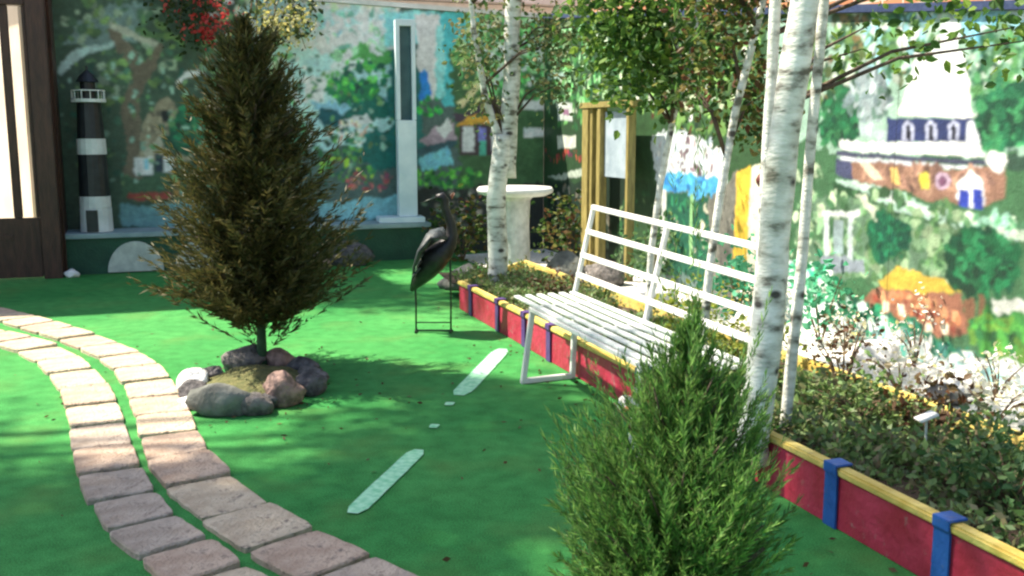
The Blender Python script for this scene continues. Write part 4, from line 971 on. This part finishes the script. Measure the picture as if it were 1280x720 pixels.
birch((.84, 6.0, .17), 'slim birch behind the middle of the bench back',
      [([(.84, 6, .12), (.86, 6, .7), (.90, 6, 1.1), (.98, 6, 1.55), (1.06, 6, 1.8), (1.12, 6, 2.4), (1.14, 6, 3.0)], .023, .015), ([(1.04, 6, 1.72), (1.0, 6, 1.85), (.93, 6.02, 2.1), (.9, 6, 2.7)], .014, .008)],
      [((.78, 6.0, 2.05), (.3, .35, .25), 700), ((.98, 6.1, 1.98), (.34, .3, .28), 750), ((.72, 5.95, 1.72), (.2, .25, .14), 260), ((.85, 6.0, 2.4), (.4, .35, .2), 260), ((.98, 5.9, 1.72), (.14, .2, .12), 160), ((.55, 6.1, 2.2), (.25, .25, .2), 300), ((.62, 6.1, 1.95), (.18, .2, .2), 260)], LEAF['birch'], 47, .056)
birch((1.02, 5.2, .17), 'slim leaning birch between the bench back and the big white birch',
      [([(1.02, 5.2, .12), (1.05, 5.2, .6), (1.10, 5.2, 1.1), (1.17, 5.2, 1.55), (1.28, 5.2, 2.05), (1.38, 5.2, 3.0)], .024, .017)],
      [((1.12, 5.3, 1.86), (.24, .3, .28), 620), ((1.31, 5.35, 1.62), (.11, .2, .34), 420), ((1.28, 5.2, 2.15), (.28, .3, .2), 420), ((.98, 5.3, 1.58), (.14, .2, .12), 90), ((1.05, 5.2, 2.2), (.2, .3, .16), 300)], LEAF['birchdark'], 53, .045)
birch((1.14, 3.82, .17), 'largest white birch with several stems at the right end of the bench',
      [([(.955, 3.80, .12), (.99, 3.80, .5), (1.02, 3.80, .9), (1.06, 3.80, 1.4), (1.115, 3.80, 2.0), (1.22, 3.8, 3.2)], .067, .051),
       ([(.97, 3.94, .12), (1.0, 3.95, .6), (1.02, 3.95, 1.1), (1.03, 3.95, 1.6), (1.03, 3.95, 2.1), (.97, 3.98, 3.0)], .027, .02),
       ([(1.13, 3.95, .12), (1.165, 3.95, .7), (1.19, 3.95, 1.3), (1.22, 3.95, 2.0), (1.32, 3.95, 3.0)], .024, .018)],
      [((1.52, 4.2, 1.80), (.2, .25, .12), 120), ((2.05, 4.0, 1.78), (.2, .2, .12), 110), ((1.2, 4.2, 2.5), (.5, .5, .2), 260), ((2.0, 4.2, 2.05), (.35, .4, .12), 200)], LEAF['birch'], 61)

# ornament, stake, pipe
hb = thing('hanging_ball', (1.06, 4.15, 1.26), 'small maroon ball hanging on a thread left of the big birch', 'ornament')
mb = MB(); mb.lathe((1.06, 4.15, 1.22), [(.004, -.036), (.022, -.028), (.034, -.01), (.036, .004), (.026, .024), (.008, .036)], 16); mb.build('ball', M['maroon'], hb, smooth=True)
mb = MB(); mb.loft([(1.06, 4.15, 1.255), (1.062, 4.15, 1.6), (1.07, 4.13, 2.05)], .0018, 5); mb.build('thread', M['rod'], hb)
sk = MB(); sk.bar((1.00, 3.93, .16), (1.075, 3.93, .56), .026); tag(sk.build('stake', M['birdblack'], bevel=.004), 'dark leaning stake at the foot of the big birch', 'stake')
pp = MB(); pp.loft([(.965, 3.84, .0), (.975, 3.84, .2), (.985, 3.84, .40)], [.024, .024, .024], 12); tag(pp.build('white_pipe', M['white'], smooth=True), 'short white pipe standing against the planter beside the big birch', 'pipe')
pm = thing('plant_marker', pl(4.72, .42, .17), 'white tipped plant marker standing among the low plants', 'marker')
b0 = pl(4.72, .42, .12); mb = MB(); mb.loft([b0, b0+V((-.006, 0, .12)), b0+V((-.012, 0, .24))], .005, 6); mb.build('stem', M['archpale'], pm)
mb = MB(); mb.box(b0+V((-.012, 0, .25)), V((.038, .01, .012)), V((-.004, .02, 0)), V((-.006, 0, .006))); mb.build('tag_plate', M['white'], pm, bevel=.003)

# ------------------------------------------------------------------ planting
def cover(name, pts_fn, n, size, leaf, seed, h):
    rng = np.random.default_rng(seed); B = []; T = []; W = []
    for i in range(n):
        p, hh = pts_fn(rng); m = rng.integers(6, 12)
        b = np.array([p.x, p.y, p.z])+rng.normal(size=(m, 3))*np.array([.02, .02, .012])+np.array([0, 0, 1])*rng.uniform(0, hh, (m, 1))
        d = rng.normal(size=(m, 3)); d[:, 2] = abs(d[:, 2])*.7+.15; d /= np.linalg.norm(d, axis=1, keepdims=True)
        L = size*rng.uniform(.5, 1.3, (m, 1)); B.append(b); T.append(b+d*L); W.append(L[:, 0]*.5)
    v, f = blades(np.concatenate(B), np.concatenate(T), np.concatenate(W), seed)
    return mesh_obj(name, v, f, leaf, None, 'leaf')
def bedpt(rng):
    while True:
        s = rng.uniform(-.75, 6.2)
        w = rng.uniform(.08, PW-.08); p = pl(s, w)
        dens = mnoise.noise(V((p.x*2.3, p.y*2.3, 3)))+.5*mnoise.noise(V((p.x*6, p.y*6, 1)))
        lim = -.15 if s > 3.6 else .12
        if dens > lim-(rng.random()*.35):
            return V((p.x, p.y, .16)), .05+.10*max(0, dens+.2)
tag(cover('ground_cover', bedpt, 3600, .04, LEAF['ground'], 71, .1), kind='stuff')

def shrub(c, r, n, leaf, label, seed, size=.045, cat='shrub', group=None, name='shrub', stems=7):
    root = thing(name, c, label, cat, group); rnd = random.Random(seed); c = V(c); mb = MB()
    for i in range(stems):
        a = rnd.uniform(0, 6.28); q = rnd.uniform(.3, .9)
        e = c+V((r[0]*q*math.cos(a), r[1]*q*math.sin(a), r[2]*rnd.uniform(.9, 1.7))); mb.loft([c+V((0, 0, -.02)), c.lerp(e, .5)+V((0, 0, .03)), e], [.007, .005, .002], 5)
    mb.build('stems', M['twig'], root)
    v, f = leaf_cloud([(tuple(c+V((0, 0, r[2]))), r, n)], size, seed, droop=-.3); mesh_obj('foliage', v, f, leaf, root, 'leaf')
    return root
G2 = 'low shrubs in the right part of the planter'
shrub(pl(4.15, .55, .17), (.22, .2, .10), 420, LEAF['ground'], 'low green shrub right beside the big birch', 81, .035, group=G2)
shrub(pl(4.45, .72, .17), (.16, .14, .11), 260, LEAF['rust'], 'brownish low shrub at the back of the planter near the birch', 82, .035, group=G2)
shrub(pl(4.75, .62, .17), (.20, .16, .10), 380, LEAF['ground'], 'dense green shrub behind the plant marker', 83, .033, group=G2)
shrub(pl(5.0, .80, .17), (.14, .12, .09), 200, LEAF['rust'], 'dark rusty shrub along the yellow rear board', 84, .033, group=G2)
shrub(pl(5.12, .40, .17), (.20, .18, .11), 420, LEAF['shrub'], 'fresh green shrub right of the plant marker', 85, .035, group=G2)
shrub(pl(5.5, .62, .17), (.22, .18, .11), 420, LEAF['ground'], 'leafy shrub at the right edge of the planter, back', 86, .033, group=G2)
shrub(pl(5.55, .28, .17), (.18, .15, .08), 320, LEAF['shrub'], 'low spreading shrub at the right edge behind the yellow edge', 87, .033, group=G2)
shrub(pl(3.3, .55, .17), (.26, .2, .14), 480, LEAF['lime'], 'lime yellow shrub behind the right half of the bench', 88, .035)
shrub(pl(2.6, .62, .17), (.18, .15, .12), 240, LEAF['lime'], 'smaller lime yellow shrub behind the middle of the bench', 92, .035)
shrub(pl(3.75, .80, .17), (.16, .14, .20), 210, LEAF['rust'], 'dry brown bush behind the big birch', 89, .03, stems=8)
shrub(pl(.7, .5, .17), (.22, .2, .09), 240, LEAF['rust'], 'brown green shrub at the foot of the far birch', 90, .035)
shrub((1.75, 7.45, 0), (.3, .25, .26), 420, LEAF['mint'], 'pale mint green plant behind the bench against the wall', 93, .07, cat='plant', name='leafy_plant')
shrub((2.1, 6.55, 0), (.2, .2, .3), 260, LEAF['mint'], 'mint green plant right of the big birch against the wall', 94, .06, cat='plant', name='leafy_plant')
shrub((2.5, 5.95, 0), (.18, .18, .2), 160, LEAF['whiteflower'], 'white flowering clump below the painted hill, nearer the birch', 95, .032, cat='plant', name='flower_clump')
shrub((1.75, 6.6, 0), (.2, .2, .22), 240, LEAF['whiteflower'], 'white flowering clump behind the bench by the big birch', 96, .032, cat='plant', name='flower_clump')
shrub((2.62, 5.15, 0), (.2, .16, .16), 170, LEAF['whiteflower'], 'white flowering clump close to the right edge of the picture', 97, .032, cat='plant', name='flower_clump')
shrub((.62, 10.6, 0), (.3, .25, .35), 420, LEAF['birchdark'], 'dark green shrub between the pedestal and the ochre gateway', 98, .07)
shrub((-.55, 10.9, 0), (.3, .2, .33), 420, LEAF['birchdark'], 'dark shrub in front of the painted cottage behind the crane', 99, .07)
shrub((1.3, 9.0, 0), (.25, .22, .3), 300, LEAF['shrub'], 'dark leafy shrub below the ochre gateway behind the bench', 100, .06)

def litter(rng):
    q = rng.random()
    if q < .5: a = rng.uniform(0, 6.28); r = .3+abs(rng.normal())*.35; return V((-1.47+r*math.cos(a), 5.3+r*1.3*math.sin(a), .004)), .002
    if q < .8: p = pl(rng.uniform(0, 5.5), -abs(rng.normal())*.25-.03); return V((p.x, p.y, .004)), .002
    return V((rng.uniform(-3.5, 1), rng.uniform(2.6, 8), .004)), .002
def fallen(n, seed):
    rng = np.random.default_rng(seed); B = []; T = []; W = []
    for i in range(n):
        p, h = litter(rng); a = rng.uniform(0, 6.28); L = rng.uniform(.012, .038)
        B.append((p.x, p.y, .006)); T.append((p.x+L*math.cos(a), p.y+L*math.sin(a), .006+rng.uniform(0, .008))); W.append(L*rng.uniform(.25, .55))
    v, f = blades(np.array(B), np.array(T), np.array(W), seed); return mesh_obj('fallen_leaves', v, f, LEAF['rust'], None, 'leaf')
tag(fallen(420, 131), kind='stuff')

# flowering climbers hanging over the left wall
def climber(u, label, w, z, leaf, nleaf, petal, npet, seed):
    c = lw(u, .12, 0); root = thing('climber', lw(u, .06, 2.9), label, 'climber'); rnd = random.Random(seed); mb = MB()
    for i in range(9):
        a = lw(u+rnd.uniform(-.2, .2), -.1, 2.98); e = lw(u+rnd.uniform(-w, w), rnd.uniform(.1, .3), z+rnd.uniform(-.3, .2)); m = a.lerp(e, .4); m = V((m.x, m.y, 3.0)); mb.loft([a, m+nL*.12, e], [.01, .008, .004], 5)
    mb.build('stems', M['twig'], root)
    cl = [(tuple(lw(u+rnd.uniform(-w, w), rnd.uniform(.12, .32), z+rnd.uniform(-.22, .3))), (.2, .14, .15), nleaf//7) for _ in range(7)]
    v, f = leaf_cloud(cl, .06, seed); mesh_obj('foliage', v, f, leaf, root, 'leaf')
    cl = [(tuple(lw(u+rnd.uniform(-w, w), rnd.uniform(.25, .42), z+rnd.uniform(-.2, .3))), (.07, .05, .06), npet//9) for _ in range(9)]
    v, f = leaf_cloud(cl, .055, seed+1); mesh_obj('blossoms', v, f, petal, root, 'leaf')
shrub((2.2, 6.35, 0), (.22, .2, .16), 230, LEAF['whiteflower'], 'low white clump just right of the big birch', 111, .03, cat='plant', name='flower_clump')
shrub((2.15, 5.3, 0), (.24, .16, .13), 260, LEAF['whiteflower'], 'low white clump behind the yellow rear board, under the brick house', 112, .028, cat='plant', name='flower_clump')
shrub((2.38, 4.7, 0), (.24, .16, .12), 260, LEAF['whiteflower'], 'low white clump behind the yellow rear board, nearest the viewer', 113, .028, cat='plant', name='flower_clump')
shrub((1.35, 7.2, 0), (.22, .2, .16), 230, LEAF['lime'], 'lime plant on the gravel between the slim birches', 114, .05, cat='plant', name='leafy_plant')
climber(1.45, 'climber with red flowers hanging over the left painted wall', .32, 2.62, LEAF['vine'], 420, LEAF['redflower'], 330, 101)
climber(2.25, 'climber with cream yellow blossoms behind the conifer top', .38, 2.55, LEAF['vine'], 420, LEAF['yellowflower'], 330, 103)

# unseen trees, added so their crowns cast the shade on the turf
def unseen_shade_tree(base, label, crown, seed):
    root = thing('unseen_shade_tree', base, label, 'tree'); b = V(base); mb = MB()
    top = V(crown[0][0]); mb.loft([b, b.lerp(top, .5)+V((.05, .03, 0)), top], [.16, .12, .05], 12)
    for c, r, n in crown: mb.loft([b.lerp(top, .6), V(c)-V((0, 0, .2)), V(c)], [.05, .03, .01], 6)
    mb.build('trunk', M['bark'], root, smooth=True)
    v, f = leaf_cloud(crown, .11, seed); mesh_obj('crown', v, f, LEAF['shade'], root, 'leaf')
unseen_shade_tree((-7.6, 5.2, 0), 'tall unseen tree added left of the picture to shade the foreground',
           [((-7.27, 4.71, 8.0), (0.9, 0.8, .4), 3600), ((-5.87, 4.31, 8.0), (1, 0.7, .4), 3600), ((-5.07, 5.31, 8.0), (0.75, 0.7, .4), 3200), ((-5.02, 6.51, 8.0), (0.4, 0.5, .4), 1200), ((-3.72, 4.71, 8.0), (0.6, 0.38, .4), 1500), ((-6.17, 5.21, 8.0), (0.6, 0.4, .4), 800), ((-5.57, 6.01, 8.0), (0.4, 0.4, .4), 500), ((-8.37, 5.71, 8.0), (0.9, 0.7, .4), 2800), ((-7.17, 3.71, 8.0), (1.4, 0.6, .4), 2600), ((-4.62, 5.91, 8.0), (0.3, 0.4, .4), 600)], 201)
unseen_shade_tree((-4.75, 12.2, 0), 'tall unseen tree added behind the left painted wall to shade the turf',
           [((-5.97, 10.01, 8.0), (1.3, 0.75, .4), 1500), ((-7.57, 10.41, 8.0), (0.9, 0.5, .4), 700), ((-4.87, 9.41, 8.0), (0.5, 0.5, .4), 400)], 211)


# ------------------------------------------------------------------ light, sky, camera
EL, AZ = R(57), math.atan2(-.957, .29)    # sun from the left and a little behind
sd = V((math.sin(AZ)*math.cos(EL), math.cos(AZ)*math.cos(EL), math.sin(EL)))
su = bpy.data.lights.new('sun', 'SUN'); su.energy = SUN; su.angle = R(.8); su.color = (1, .90, .74)
so = bpy.data.objects.new('sun', su); COL.objects.link(so); so.rotation_euler = (-sd).to_track_quat('-Z', 'Y').to_euler(); so.location = (-6, 3, 8)
w = bpy.data.worlds.new('World'); SC.world = w; w.use_nodes = True; nt = w.node_tree
sky = nt.nodes.new('ShaderNodeTexSky'); sky.sky_type = 'NISHITA'; sky.sun_disc = False; sky.sun_elevation = EL; sky.sun_rotation = AZ; sky.air_density = 1.2; sky.dust_density = 2.0
bg = nt.nodes['Background']; bg.inputs['Strength'].default_value = SKY; nt.links.new(sky.outputs[0], bg.inputs[0])

cam = bpy.data.cameras.new('camera'); co = bpy.data.objects.new('camera', cam); COL.objects.link(co); SC.camera = co
co.location = (0, 0, 1.42); co.rotation_euler = (R(90-9), 0, 0); cam.lens = 36*1229/1280; cam.sensor_width = 36; cam.clip_end = 3000; cam.clip_start = .05
SC.render.engine = 'CYCLES'; SC.cycles.max_bounces = 6; SC.cycles.transparent_max_bounces = 8; SC.cycles.use_denoising = True
SC.cycles.filter_width = FILTER
SC.view_settings.view_transform = 'Standard'; SC.view_settings.look = 'None'; SC.view_settings.exposure = EXPO; SC.view_settings.gamma = 1
